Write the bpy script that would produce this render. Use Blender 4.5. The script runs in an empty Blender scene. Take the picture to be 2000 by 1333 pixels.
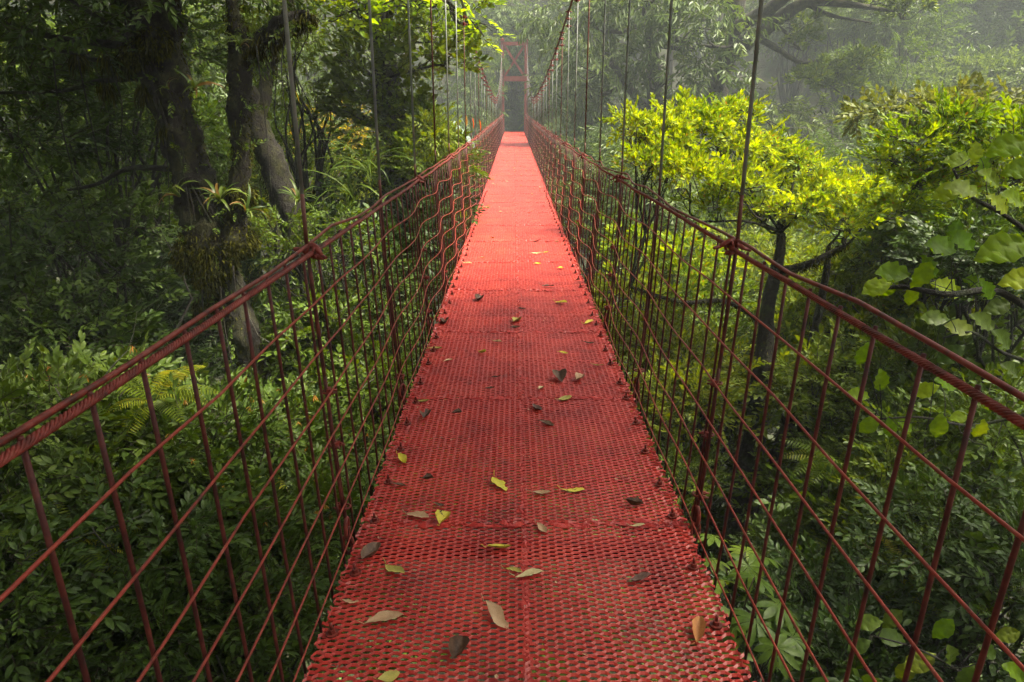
import bpy, math, random
import numpy as np
from mathutils import noise, Vector

rng = np.random.default_rng(11)
random.seed(11)
S = bpy.context.scene
COL = S.collection

# ------------------------------------------------------------------ camera
F = 1400.0                       # focal length in pixels of a 2000 px wide frame
PITCH = math.atan((666.5 - 232) / F)
CAMX, CAMZ = -0.045, 1.65
cd = bpy.data.cameras.new('camera')
cd.sensor_width = 36.0
cd.lens = F / 2000 * 36
cd.clip_start = 0.02
cd.clip_end = 600
cam = bpy.data.objects.new('camera', cd)
COL.objects.link(cam)
cam.location = (CAMX, 0, CAMZ)
cam.rotation_euler = (math.pi / 2 - PITCH, 0, 3.0 / F)
S.camera = cam

# ------------------------------------------------------------------ sky, sun, exposure
SUN_AZ, SUN_EL = math.radians(92), math.radians(58)     # azimuth from +Y towards +X
w = bpy.data.worlds.new('World')
S.world = w
w.use_nodes = True
nt = w.node_tree
bg = nt.nodes['Background']
sky = nt.nodes.new('ShaderNodeTexSky')
sky.sky_type = 'NISHITA'
sky.sun_disc = False
sky.sun_elevation = SUN_EL
sky.sun_rotation = SUN_AZ
sky.dust_density = 4.0
sky.air_density = 1.0
hs = nt.nodes.new('ShaderNodeHueSaturation')
hs.inputs['Saturation'].default_value = 0.04            # white overcast rather than blue
nt.links.new(sky.outputs[0], hs.inputs['Color'])
nt.links.new(hs.outputs[0], bg.inputs['Color'])
bg.inputs['Strength'].default_value = 0.07

sl = bpy.data.lights.new('sun', 'SUN')
sl.energy = 5.0
sl.angle = math.radians(14)
sl.color = (1.0, 0.91, 0.72)
sun = bpy.data.objects.new('sun', sl)
COL.objects.link(sun)
sv = Vector((math.sin(SUN_AZ) * math.cos(SUN_EL), math.cos(SUN_AZ) * math.cos(SUN_EL), math.sin(SUN_EL)))
sun.rotation_euler = sv.to_track_quat('Z', 'Y').to_euler()
sun.location = (0, 0, 60)

S.view_settings.view_transform = 'Standard'
S.view_settings.look = 'None'
S.view_settings.gamma = 1
S.view_settings.exposure = 2.2
S.render.engine = 'CYCLES'
c = S.cycles
c.use_denoising = True
try:
    c.denoiser = 'OPENIMAGEDENOISE'
    c.denoising_prefilter = 'ACCURATE'
    c.denoising_input_passes = 'RGB_ALBEDO_NORMAL'
except Exception:
    pass
c.max_bounces = 5
c.diffuse_bounces = 2
c.glossy_bounces = 2
c.transmission_bounces = 4
c.volume_bounces = 0
c.transparent_max_bounces = 4
c.sample_clamp_indirect = 4
c.use_adaptive_sampling = True
c.adaptive_threshold = 0.03
c.caustics_reflective = False
c.caustics_refractive = False

# ------------------------------------------------------------------ pixel helper
CP, SP = math.cos(PITCH), math.sin(PITCH)
def W(px, py, y):
    """world point at distance y (metres ahead) seen at photo pixel px, py"""
    k = (666.5 - py) / F
    d = y / (CP + k * SP)
    return np.array([(px - 1003) / F * d + CAMX, y, CAMZ - d * SP + k * d * CP])
def M(px, y):
    """metres covered by px photo pixels at distance y"""
    return px / F * y

# ------------------------------------------------------------------ mesh builder
class MB:
    def __init__(self):
        self.v, self.f, self.m, self.s, self.r, self.n = [], [], [], [], [], 0
    def add(self, v, f, mat=0, smooth=False, r=None):
        v = np.asarray(v, float).reshape(-1, 3)
        f = np.asarray(f, int).reshape(-1, 3)
        self.v.append(v)
        self.f.append(f + self.n)
        self.m.append(np.full(len(f), mat, int))
        self.s.append(np.full(len(f), smooth, bool))
        self.r.append(np.full(len(v), 0.5) if r is None else np.asarray(r, float))
        self.n += len(v)
        return self
    def mesh(self, name, mats):
        me = bpy.data.meshes.new(name)
        v = np.concatenate(self.v)
        f = np.concatenate(self.f)
        me.vertices.add(len(v))
        me.vertices.foreach_set('co', v.astype(np.float32).ravel())
        me.loops.add(len(f) * 3)
        me.loops.foreach_set('vertex_index', f.astype(np.int32).ravel())
        me.polygons.add(len(f))
        me.polygons.foreach_set('loop_start', (np.arange(len(f)) * 3).astype(np.int32))
        me.polygons.foreach_set('material_index', np.concatenate(self.m).astype(np.int32))
        me.polygons.foreach_set('use_smooth', np.concatenate(self.s))
        a = me.attributes.new('rnd', 'FLOAT', 'POINT')
        a.data.foreach_set('value', np.concatenate(self.r).astype(np.float32))
        for m in (mats if isinstance(mats, (list, tuple)) else [mats]):
            me.materials.append(m)
        me.update(calc_edges=True)
        return me
    def build(self, name, mats, parent=None):
        return put(name, self.mesh(name, mats), parent)

def put(name, me, parent=None, loc=None, rot=None, scale=None):
    o = bpy.data.objects.new(name, me)
    COL.objects.link(o)
    if parent is not None:
        o.parent = parent
    if loc is not None:
        o.location = loc
    if rot is not None:
        o.rotation_euler = rot
    if scale is not None:
        o.scale = (scale,) * 3 if np.isscalar(scale) else scale
    return o
def empty(name, loc=(0, 0, 0), rz=0.0):
    o = put(name, None, None, loc, (0, 0, rz))
    o.empty_display_size = 0.2
    return o
def tag(o, label, cat, group=None):
    o['label'] = label
    o['category'] = cat
    if group:
        o['group'] = group
    return o
def kind(o, k):
    o['kind'] = k
    return o

def nrm(a):
    a = np.asarray(a, float)
    return a / (np.linalg.norm(a, axis=-1, keepdims=True) + 1e-9)
def tube(mb, pts, rad, sides=8, mat=0, smooth=True, r=None, caps=True):
    pts = np.asarray(pts, float)
    n = len(pts)
    rad = np.full(n, rad) if np.isscalar(rad) else np.asarray(rad, float)
    t = nrm(np.gradient(pts, axis=0))
    ref = np.array([0, 0, 1.0]) if abs(t[0][2]) < 0.9 else np.array([1.0, 0, 0])
    u = nrm(np.cross(t[0], ref))
    us = []
    for i in range(n):
        u = nrm(u - np.dot(u, t[i]) * t[i])
        us.append(u)
    us = np.array(us)
    vs = np.cross(t, us)
    a = np.arange(sides) / sides * 2 * math.pi
    ring = pts[:, None] + rad[:, None, None] * (np.cos(a)[None, :, None] * us[:, None] + np.sin(a)[None, :, None] * vs[:, None])
    v = ring.reshape(-1, 3)
    i, j = np.meshgrid(np.arange(n - 1), np.arange(sides), indexing='ij')
    i, j = i.ravel(), j.ravel()
    j2 = (j + 1) % sides
    A, B, C, D = i * sides + j, i * sides + j2, (i + 1) * sides + j2, (i + 1) * sides + j
    f = np.concatenate([np.stack([A, B, C], 1), np.stack([A, C, D], 1)])
    if caps:
        v = np.concatenate([v, pts[:1], pts[-1:]])
        k = np.arange(sides)
        k2 = (k + 1) % sides
        f = np.concatenate([f, np.stack([np.full(sides, n * sides), k2, k], 1),
                            np.stack([np.full(sides, n * sides + 1), (n - 1) * sides + k, (n - 1) * sides + k2], 1)])
    mb.add(v, f, mat, smooth, None if r is None else np.full(len(v), r))
def box(mb, lo, hi, mat=0, ax=None, o=None):
    (x0, y0, z0), (x1, y1, z1) = lo, hi
    v = np.array([[x, y, z] for x in (x0, x1) for y in (y0, y1) for z in (z0, z1)], float)
    if ax is not None:
        v = v @ np.asarray(ax, float)
    if o is not None:
        v = v + np.asarray(o, float)
    f = [(0, 1, 3), (0, 3, 2), (4, 6, 7), (4, 7, 5), (0, 4, 5), (0, 5, 1), (2, 3, 7), (2, 7, 6), (0, 2, 6), (0, 6, 4), (1, 5, 7), (1, 7, 3)]
    mb.add(v, f, mat)
def spline(P, n):
    """Catmull-Rom through the points P (any dimension), n samples"""
    P = np.asarray(P, float)
    Q = np.vstack([2 * P[0] - P[1], P, 2 * P[-1] - P[-2]])
    t = np.linspace(0, len(P) - 1 - 1e-6, n)
    i = t.astype(int)
    u = (t - i)[:, None]
    a, b, c_, d = Q[i], Q[i + 1], Q[i + 2], Q[i + 3]
    return 0.5 * (2 * b + (c_ - a) * u + (2 * a - 5 * b + 4 * c_ - d) * u ** 2 + (3 * b - a - 3 * c_ + d) * u ** 3)

# ------------------------------------------------------------------ materials
def newmat(name):
    m = bpy.data.materials.new(name)
    m.use_nodes = True
    t = m.node_tree
    return m, t, t.nodes['Principled BSDF'], t.nodes['Material Output']
def N(t, typ, **kw):
    n = t.nodes.new(typ)
    for k, v in kw.items():
        if k in n.inputs:
            n.inputs[k].default_value = v
        else:
            setattr(n, k, v)
    return n
def ramp(t, stops):
    r = t.nodes.new('ShaderNodeValToRGB')
    e = r.color_ramp.elements
    while len(e) > 1:
        e.remove(e[-1])
    e[0].position, e[0].color = stops[0][0], (*stops[0][1], 1)
    for p, col in stops[1:]:
        x = e.new(p)
        x.color = (*col, 1)
    return r
def leafmat(name, stops, transl=0.35, rough=0.42, spec=0.5, warm=1.5):
    """leaf colour runs over a per-leaf random number; thin, lets light through"""
    m, t, p, out = newmat(name)
    a = N(t, 'ShaderNodeAttribute', attribute_name='rnd')
    r = ramp(t, [(p_, (c_[0] * warm, c_[1] * 1.08, c_[2] * .62)) for p_, c_ in stops])
    t.links.new(a.outputs['Fac'], r.inputs[0])
    g = N(t, 'ShaderNodeTexCoord')
    nz = N(t, 'ShaderNodeTexNoise', Scale=23.0, Detail=2.0)
    t.links.new(g.outputs['Object'], nz.inputs['Vector'])
    mr = N(t, 'ShaderNodeMapRange')
    mr.inputs['From Min'].default_value, mr.inputs['From Max'].default_value = 0.3, 0.7
    mr.inputs['To Min'].default_value, mr.inputs['To Max'].default_value = 0.72, 1.2
    t.links.new(nz.outputs['Fac'], mr.inputs[0])
    oi = N(t, 'ShaderNodeObjectInfo')
    mh = N(t, 'ShaderNodeMapRange')
    mh.inputs['To Min'].default_value, mh.inputs['To Max'].default_value = 0.482, 0.508
    t.links.new(oi.outputs['Random'], mh.inputs[0])
    mv = N(t, 'ShaderNodeMapRange')
    mv.inputs['To Min'].default_value, mv.inputs['To Max'].default_value = 1.22, 0.78
    t.links.new(oi.outputs['Random'], mv.inputs[0])
    ml = N(t, 'ShaderNodeMath', operation='MULTIPLY')
    t.links.new(mr.outputs[0], ml.inputs[0])
    t.links.new(mv.outputs[0], ml.inputs[1])
    h = N(t, 'ShaderNodeHueSaturation')
    t.links.new(r.outputs[0], h.inputs['Color'])
    t.links.new(mh.outputs[0], h.inputs['Hue'])
    t.links.new(ml.outputs[0], h.inputs['Value'])
    t.links.new(h.outputs[0], p.inputs['Base Color'])
    p.inputs['Roughness'].default_value = rough + .08
    p.inputs['Specular IOR Level'].default_value = spec * .55
    tr = N(t, 'ShaderNodeBsdfTranslucent')
    h2 = N(t, 'ShaderNodeHueSaturation', Hue=0.485, Saturation=1.15, Value=1.35)
    t.links.new(h.outputs[0], h2.inputs['Color'])
    t.links.new(h2.outputs[0], tr.inputs['Color'])
    mx = N(t, 'ShaderNodeMixShader')
    mx.inputs[0].default_value = transl
    t.links.new(p.outputs[0], mx.inputs[1])
    t.links.new(tr.outputs[0], mx.inputs[2])
    t.links.new(mx.outputs[0], out.inputs['Surface'])
    return m
def noisemat(name, stops, scale=8.0, rough=0.7, bump=0.4, bscale=60.0, metallic=0.0, detail=6.0, coat=0.0, dist=0.01):
    m, t, p, out = newmat(name)
    g = N(t, 'ShaderNodeTexCoord')
    nz = N(t, 'ShaderNodeTexNoise', Scale=scale, Detail=detail, Roughness=0.62)
    t.links.new(g.outputs['Object'], nz.inputs['Vector'])
    r = ramp(t, stops)
    t.links.new(nz.outputs['Fac'], r.inputs[0])
    t.links.new(r.outputs[0], p.inputs['Base Color'])
    p.inputs['Roughness'].default_value = rough
    p.inputs['Metallic'].default_value = metallic
    p.inputs['Specular IOR Level'].default_value = 0.3
    p.inputs['Coat Weight'].default_value = coat
    p.inputs['Coat Roughness'].default_value = 0.25
    if bump:
        n2 = N(t, 'ShaderNodeTexNoise', Scale=bscale, Detail=4.0)
        t.links.new(g.outputs['Object'], n2.inputs['Vector'])
        b = N(t, 'ShaderNodeBump', Strength=bump, Distance=dist)
        t.links.new(n2.outputs['Fac'], b.inputs['Height'])
        t.links.new(b.outputs[0], p.inputs['Normal'])
    return m
def barkmat(name, bark, moss, amount=0.5):
    """bark with moss growing in patches"""
    m, t, p, out = newmat(name)
    g = N(t, 'ShaderNodeTexCoord')
    n1 = N(t, 'ShaderNodeTexNoise', Scale=3.2, Detail=6.0, Roughness=0.65)
    n2 = N(t, 'ShaderNodeTexNoise', Scale=21.0, Detail=8.0, Roughness=0.75)
    for n in (n1, n2):
        t.links.new(g.outputs['Object'], n.inputs['Vector'])
    r1 = ramp(t, [(0.3, bark[0]), (0.7, bark[1])])
    r2 = ramp(t, [(0.3, moss[0]), (0.7, moss[1])])
    t.links.new(n2.outputs['Fac'], r1.inputs[0])
    t.links.new(n2.outputs['Fac'], r2.inputs[0])
    mk = ramp(t, [(0.62 - amount * 0.35, (0, 0, 0)), (0.72 - amount * 0.35, (1, 1, 1))])
    t.links.new(n1.outputs['Fac'], mk.inputs[0])
    mx = N(t, 'ShaderNodeMix', data_type='RGBA')
    t.links.new(mk.outputs[0], mx.inputs['Factor'])
    t.links.new(r1.outputs[0], mx.inputs['A'])
    t.links.new(r2.outputs[0], mx.inputs['B'])
    t.links.new(mx.outputs['Result'], p.inputs['Base Color'])
    p.inputs['Roughness'].default_value = 0.9
    b = N(t, 'ShaderNodeBump', Strength=1.0, Distance=0.07)
    t.links.new(n2.outputs['Fac'], b.inputs['Height'])
    t.links.new(b.outputs[0], p.inputs['Normal'])
    return m

MAT = {}
MAT['deck'] = noisemat('red_deck_paint', [(0.25, (0.09, 0.010, 0.007)), (0.42, (0.25, 0.022, 0.013)), (0.56, (0.36, 0.042, 0.020)), (0.72, (0.45, 0.075, 0.034))], 5.0, 0.42, 0.5, 220.0, 0, 8.0, 0.12, 0.002)
def deckmat():
    m, t, p, out = newmat('red_deck_paint')
    g_ = N(t, 'ShaderNodeTexCoord')
    oi = N(t, 'ShaderNodeObjectInfo')
    add = N(t, 'ShaderNodeVectorMath', operation='ADD')
    sc = N(t, 'ShaderNodeVectorMath', operation='SCALE')
    sc.inputs['Scale'].default_value = 1.0
    t.links.new(oi.outputs['Location'], sc.inputs[0])
    t.links.new(g_.outputs['Object'], add.inputs[0])
    t.links.new(sc.outputs[0], add.inputs[1])
    n1 = N(t, 'ShaderNodeTexNoise', Scale=3.2, Detail=7.0, Roughness=0.65)
    n2 = N(t, 'ShaderNodeTexNoise', Scale=48.0, Detail=5.0, Roughness=0.7)
    n3 = N(t, 'ShaderNodeTexNoise', Scale=7.0, Detail=8.0, Roughness=0.75)
    for n in (n1, n2, n3):
        t.links.new(add.outputs[0], n.inputs['Vector'])
    r1 = ramp(t, [(0.30, (0.20, 0.010, 0.008)), (0.48, (0.36, 0.021, 0.014)), (0.60, (0.43, 0.032, 0.019)), (0.74, (0.48, 0.060, 0.034))])
    t.links.new(n1.outputs['Fac'], r1.inputs[0])
    # worn pale paint on the strand edges
    a = N(t, 'ShaderNodeAttribute', attribute_name='rnd')
    mu = N(t, 'ShaderNodeMath', operation='MULTIPLY')
    t.links.new(a.outputs['Fac'], mu.inputs[0])
    t.links.new(n2.outputs['Fac'], mu.inputs[1])
    rw = ramp(t, [(0.40, (0, 0, 0)), (0.56, (1, 1, 1))])
    t.links.new(mu.outputs[0], rw.inputs[0])
    mw = N(t, 'ShaderNodeMix', data_type='RGBA')
    mw.inputs['B'].default_value = (0.46, 0.095, 0.065, 1)
    t.links.new(rw.outputs[0], mw.inputs['Factor'])
    t.links.new(r1.outputs[0], mw.inputs['A'])
    # grime and bare dark metal in irregular patches
    rg = ramp(t, [(0.57, (0, 0, 0)), (0.69, (0.5, 0.5, 0.5)), (0.77, (0.85, 0.85, 0.85))])
    t.links.new(n3.outputs['Fac'], rg.inputs[0])
    mg = N(t, 'ShaderNodeMix', data_type='RGBA')
    mg.inputs['B'].default_value = (0.055, 0.016, 0.012, 1)
    t.links.new(rg.outputs[0], mg.inputs['Factor'])
    t.links.new(mw.outputs['Result'], mg.inputs['A'])
    t.links.new(mg.outputs['Result'], p.inputs['Base Color'])
    p.inputs['Roughness'].default_value = 0.40
    p.inputs['Specular IOR Level'].default_value = 0.45
    b = N(t, 'ShaderNodeBump', Strength=0.4, Distance=0.0015)
    t.links.new(n2.outputs['Fac'], b.inputs['Height'])
    t.links.new(b.outputs[0], p.inputs['Normal'])
    return m
MAT['deck'] = deckmat()
MAT['flap'] = noisemat('loose_red_paint', [(0.3, (0.30, 0.018, 0.016)), (0.6, (0.48, 0.04, 0.03)), (0.75, (0.50, 0.09, 0.06))], 30.0, 0.4, 0.4, 200.0, 0, 6.0, 0.1, 0.002)
MAT['rope'] = noisemat('red_painted_cable', [(0.30, (0.030, 0.012, 0.009)), (0.42, (0.11, 0.018, 0.012)), (0.55, (0.19, 0.028, 0.018)), (0.66, (0.22, 0.05, 0.034)), (0.76, (0.26, 0.12, 0.09))], 22.0, 0.5, 0.5, 260.0, 0, 9.0, 0.0, 0.001)
MAT['wire'] = noisemat('red_painted_wire', [(0.30, (0.07, 0.016, 0.011)), (0.43, (0.20, 0.028, 0.016)), (0.6, (0.28, 0.042, 0.024)), (0.75, (0.30, 0.10, 0.065))], 16.0, 0.5, 0.3, 300.0, 0, 9.0, 0.0, 0.001)
MAT['bar'] = noisemat('rusty_red_bar', [(0.3, (0.018, 0.007, 0.006)), (0.5, (0.065, 0.012, 0.009)), (0.72, (0.14, 0.032, 0.02))], 18.0, 0.6, 0.4, 240.0, 0, 8.0, 0.0, 0.001)
MAT['hanger'] = noisemat('weathered_galvanised_rod', [(0.3, (0.10, 0.11, 0.10)), (0.5, (0.24, 0.25, 0.24)), (0.7, (0.38, 0.38, 0.36))], 6.0, 0.45, 0.2, 200.0, 0.0, 8.0, 0.0, 0.001)
MAT['hanger_red'] = noisemat('rust_red_rod', [(0.3, (0.035, 0.015, 0.012)), (0.5, (0.10, 0.028, 0.02)), (0.7, (0.16, 0.07, 0.05))], 4.0, 0.55, 0.2, 200.0, 0, 8.0, 0.0, 0.001)
MAT['cable_dark'] = noisemat('dark_steel_cable', [(0.3, (0.03, 0.03, 0.028)), (0.7, (0.10, 0.09, 0.08))], 20.0, 0.55, 0.4, 200.0, 0.3, 6.0, 0.0, 0.002)
MAT['tower'] = noisemat('faded_red_steel', [(0.3, (0.14, 0.022, 0.016)), (0.6, (0.27, 0.04, 0.03)), (0.8, (0.30, 0.09, 0.06))], 3.0, 0.55, 0.2, 60.0)
MAT['board'] = noisemat('grey_green_board', [(0.3, (0.10, 0.13, 0.12)), (0.7, (0.17, 0.21, 0.19))], 5.0, 0.4, 0.1, 60.0)
MAT['soil'] = noisemat('forest_soil', [(0.3, (0.012, 0.010, 0.006)), (0.5, (0.03, 0.03, 0.014)), (0.7, (0.035, 0.055, 0.016))], 1.4, 0.95, 0.8, 9.0, 0, 8.0, 0, 0.1)
MAT['bark_moss'] = barkmat('mossy_bark', ((0.004, 0.003, 0.0025), (0.026, 0.018, 0.012)), ((0.010, 0.012, 0.004), (0.065, 0.062, 0.014)), 0.45)
MAT['bark_dark'] = barkmat('dark_wet_bark', ((0.010, 0.008, 0.006), (0.045, 0.036, 0.026)), ((0.02, 0.03, 0.008), (0.06, 0.075, 0.018)), 0.3)
MAT['bark_grey'] = barkmat('grey_bark', ((0.06, 0.055, 0.045), (0.16, 0.15, 0.12)), ((0.04, 0.05, 0.02), (0.09, 0.10, 0.04)), 0.3)
MAT['moss'] = leafmat('hanging_moss', [(0, (0.014, 0.013, 0.006)), (0.5, (0.040, 0.042, 0.012)), (1, (0.09, 0.095, 0.022))], 0.25, 0.9, 0.1, 1.1)
MAT['twig'] = noisemat('twig_bark', [(0.3, (0.02, 0.016, 0.010)), (0.7, (0.07, 0.055, 0.035))], 20, 0.9, 0)
G = {}
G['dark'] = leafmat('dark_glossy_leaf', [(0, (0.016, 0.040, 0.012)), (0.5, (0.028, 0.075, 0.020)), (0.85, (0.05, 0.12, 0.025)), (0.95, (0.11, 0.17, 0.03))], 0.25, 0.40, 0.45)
G['young'] = leafmat('dark_leaf_with_amber_shoots', [(0, (0.020, 0.052, 0.015)), (0.5, (0.038, 0.095, 0.022)), (0.85, (0.065, 0.14, 0.03)), (0.93, (0.09, 0.16, 0.03)), (0.95, (0.17, 0.165, 0.03)), (1.0, (0.21, 0.15, 0.04))], 0.3, 0.40, 0.45)
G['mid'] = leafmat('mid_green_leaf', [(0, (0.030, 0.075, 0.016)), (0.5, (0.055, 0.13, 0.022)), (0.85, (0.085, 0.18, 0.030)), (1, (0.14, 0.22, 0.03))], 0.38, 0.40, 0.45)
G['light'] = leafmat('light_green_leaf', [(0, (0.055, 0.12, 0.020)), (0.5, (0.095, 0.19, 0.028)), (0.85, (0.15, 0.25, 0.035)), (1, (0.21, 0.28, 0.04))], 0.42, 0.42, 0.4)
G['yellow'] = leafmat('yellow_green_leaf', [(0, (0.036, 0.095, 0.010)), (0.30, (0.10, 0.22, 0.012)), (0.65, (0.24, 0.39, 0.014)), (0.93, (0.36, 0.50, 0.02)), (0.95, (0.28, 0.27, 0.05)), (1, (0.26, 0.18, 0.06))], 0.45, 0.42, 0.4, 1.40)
G['olive'] = leafmat('olive_leaf', [(0, (0.05, 0.075, 0.022)), (0.5, (0.09, 0.12, 0.035)), (1, (0.15, 0.17, 0.06))], 0.3, 0.45, 0.4, 1.15)
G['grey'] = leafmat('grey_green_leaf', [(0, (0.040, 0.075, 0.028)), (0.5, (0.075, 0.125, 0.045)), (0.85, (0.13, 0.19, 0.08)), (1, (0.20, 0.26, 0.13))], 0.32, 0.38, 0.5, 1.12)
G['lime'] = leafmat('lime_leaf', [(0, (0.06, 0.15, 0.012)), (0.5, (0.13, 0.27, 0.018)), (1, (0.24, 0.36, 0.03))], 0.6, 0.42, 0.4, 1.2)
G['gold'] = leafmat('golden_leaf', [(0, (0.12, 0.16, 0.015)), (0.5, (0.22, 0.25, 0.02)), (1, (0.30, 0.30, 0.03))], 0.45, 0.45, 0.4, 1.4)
G['brom'] = leafmat('bromeliad_leaf', [(0, (0.03, 0.06, 0.014)), (0.5, (0.06, 0.10, 0.022)), (0.85, (0.10, 0.14, 0.04)), (1, (0.13, 0.085, 0.03))], 0.35, 0.35, 0.5, 1.1)

# ------------------------------------------------------------------ leaves and twigs
def leaf(L, Wd, rows=2, fold=0.18, droop=0.25, shape=0.5, tipw=0.0):
    """one leaf along +X in the XY plane, folded along the midrib: verts, faces"""
    t = np.linspace(0, 1, rows + 2)[1:-1] if rows else np.array([])
    prof = np.sin(math.pi * np.clip(t, 0, 1) ** (math.log(0.5) / math.log(shape))) ** 0.75
    xs, zs = t * L, -droop * L * t ** 2
    v = [(0, 0, 0)]
    for x, z, q in zip(xs, zs, prof):
        hw = Wd / 2 * max(q, 0.05)
        v += [(x, hw, z + fold * hw), (x, 0, z), (x, -hw, z + fold * hw)]
    v.append((L, 0, -droop * L))
    n = len(v) - 1
    f = [(0, 2, 1), (0, 3, 2)]
    for i in range(rows - 1):
        a = 1 + 3 * i
        f += [(a, a + 1, a + 4), (a, a + 4, a + 3), (a + 1, a + 2, a + 5), (a + 1, a + 5, a + 4)]
    a = 1 + 3 * (rows - 1)
    f += [(a, a + 1, n), (a + 1, a + 2, n)]
    return np.array(v, float), np.array(f)
def leaf6(L, Wd, fold=0.2, droop=0.2):
    """six-cornered cheap leaf"""
    v = np.array([(0, 0, 0), (.28 * L, .42 * Wd, fold * Wd * .4), (.66 * L, .40 * Wd, fold * Wd * .4 - droop * L * .4), (L, 0, -droop * L), (.66 * L, -.40 * Wd, fold * Wd * .4 - droop * L * .4), (.28 * L, -.42 * Wd, fold * Wd * .4)])
    return v, np.array([(0, 2, 1), (0, 3, 2), (0, 4, 3), (0, 5, 4)])
def rot(ax, a):
    c_, s_ = math.cos(a), math.sin(a)
    return np.array({'x': [[1, 0, 0], [0, c_, -s_], [0, s_, c_]], 'y': [[c_, 0, s_], [0, 1, 0], [-s_, 0, c_]], 'z': [[c_, -s_, 0], [s_, c_, 0], [0, 0, 1]]}[ax])
class Twig:
    """template: leaf geometry plus a thin stem, with a leaf id for each vertex (-1 = stem)"""
    def __init__(self):
        self.v, self.f, self.id, self.m, self.n, self.k = [], [], [], [], 0, 0
        self.young = []
    def leaf(self, lv, lf, R, p, young=False):
        v = lv @ R.T + p
        self.v.append(v); self.f.append(lf + self.n); self.id.append(np.full(len(v), self.k)); self.m.append(np.zeros(len(lf), int))
        self.n += len(v); self.k += 1; self.young.append(young)
    def stem(self, pts, r):
        mb = MB(); tube(mb, pts, r, 3, caps=False)
        v, f = mb.v[0], mb.f[0]
        self.v.append(v); self.f.append(f + self.n); self.id.append(np.full(len(v), -1)); self.m.append(np.ones(len(f), int))
        self.n += len(v)
    def done(self):
        self.v = np.concatenate(self.v); self.f = np.concatenate(self.f); self.id = np.concatenate(self.id); self.m = np.concatenate(self.m)
        self.young = np.array(self.young)
        return self
R_ = random.Random(5)
def g(s): return R_.gauss(0, s)
def twig_alt(length=.34, n=11, L=.085, Wd=.04, ang=52, droop=.25, hi=False, sag=.2, young=0):
    t = Twig()
    def P(u): return np.array([length * u, .012 * math.sin(u * 5), -sag * length * u * u])
    t.stem([P(0), P(.5), P(1)], np.array([.0042, .0032, .0015]) * max(1, L / .09))
    for i in range(n):
        u = (i + 1) / n
        s = 1 if i % 2 else -1
        a = math.radians(ang * (1 - .55 * u) + g(12)) * s
        if i == n - 1: a = g(.2)
        sz = L * (.75 + .35 * math.sin(u * 2.6)) * R_.uniform(.85, 1.15)
        lv, lf = leaf(sz, Wd / L * sz, 3, .2, droop) if hi else leaf6(sz, Wd / L * sz, .25, droop)
        R = rot('z', a) @ rot('y', g(.22) - .05) @ rot('x', g(.35))
        t.leaf(lv, lf, R, P(u), i >= n - young)
    return t.done()
def twig_whorl(n=9, L=.15, Wd=.045, young=2, stem=.16, hi=False):
    t = Twig()
    t.stem([(0, 0, 0), (stem * .5, .004, 0), (stem, 0, .01)], np.array([.005, .0045, .003]))
    for i in range(n):
        a = i / n * 2 * math.pi + g(.2)
        sz = L * R_.uniform(.8, 1.15)
        lv, lf = leaf(sz, Wd / L * sz, 3, .25, .3, .6) if hi else leaf6(sz, Wd / L * sz, .3, .25)
        R = rot('x', a) @ rot('y', -math.radians(60) + g(.2)) @ rot('x', g(.2))
        t.leaf(lv, lf, R, np.array([stem - .02 * R_.random(), 0, .01]))
    for i in range(young):
        a = R_.random() * 6.28
        lv, lf = leaf6(L * .62, L * .16, .4, .0)
        R = rot('x', a) @ rot('y', -.22 + g(.08))
        t.leaf(lv, lf, R, np.array([stem, 0, .01]), True)
    return t.done()
def twig_hang(n=9, L=.2, Wd=.055, length=.5):
    """spray whose leaves hang down"""
    t = Twig()
    def P(u): return np.array([length * u, .02 * math.sin(4 * u), -.35 * length * u * u])
    t.stem([P(0), P(.5), P(1)], np.array([.008, .006, .003]))
    for i in range(n):
        u = (i + 1) / n
        s = 1 if i % 2 else -1
        lv, lf = leaf6(L * R_.uniform(.8, 1.2), Wd, .25, .2)
        R = rot('z', s * math.radians(48) + g(.25)) @ rot('y', math.radians(38) + g(.2)) @ rot('x', g(.3))
        t.leaf(lv, lf, R, P(u))
    return t.done()
def twig_amber():
    """drooping young shoot"""
    t = Twig()
    t.stem([(0, 0, 0), (.05, 0, .06), (.07, 0, .14)], .003)
    for i in range(8):
        lv, lf = leaf6(.085 * R_.uniform(.8, 1.2), .022, .3, .1)
        R = rot('z', i * .85 + g(.2)) @ rot('y', math.radians(62) + g(.25))
        t.leaf(lv, lf, R, np.array([.07, 0, .14 - .02 * R_.random()]), True)
    return t.done()

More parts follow.
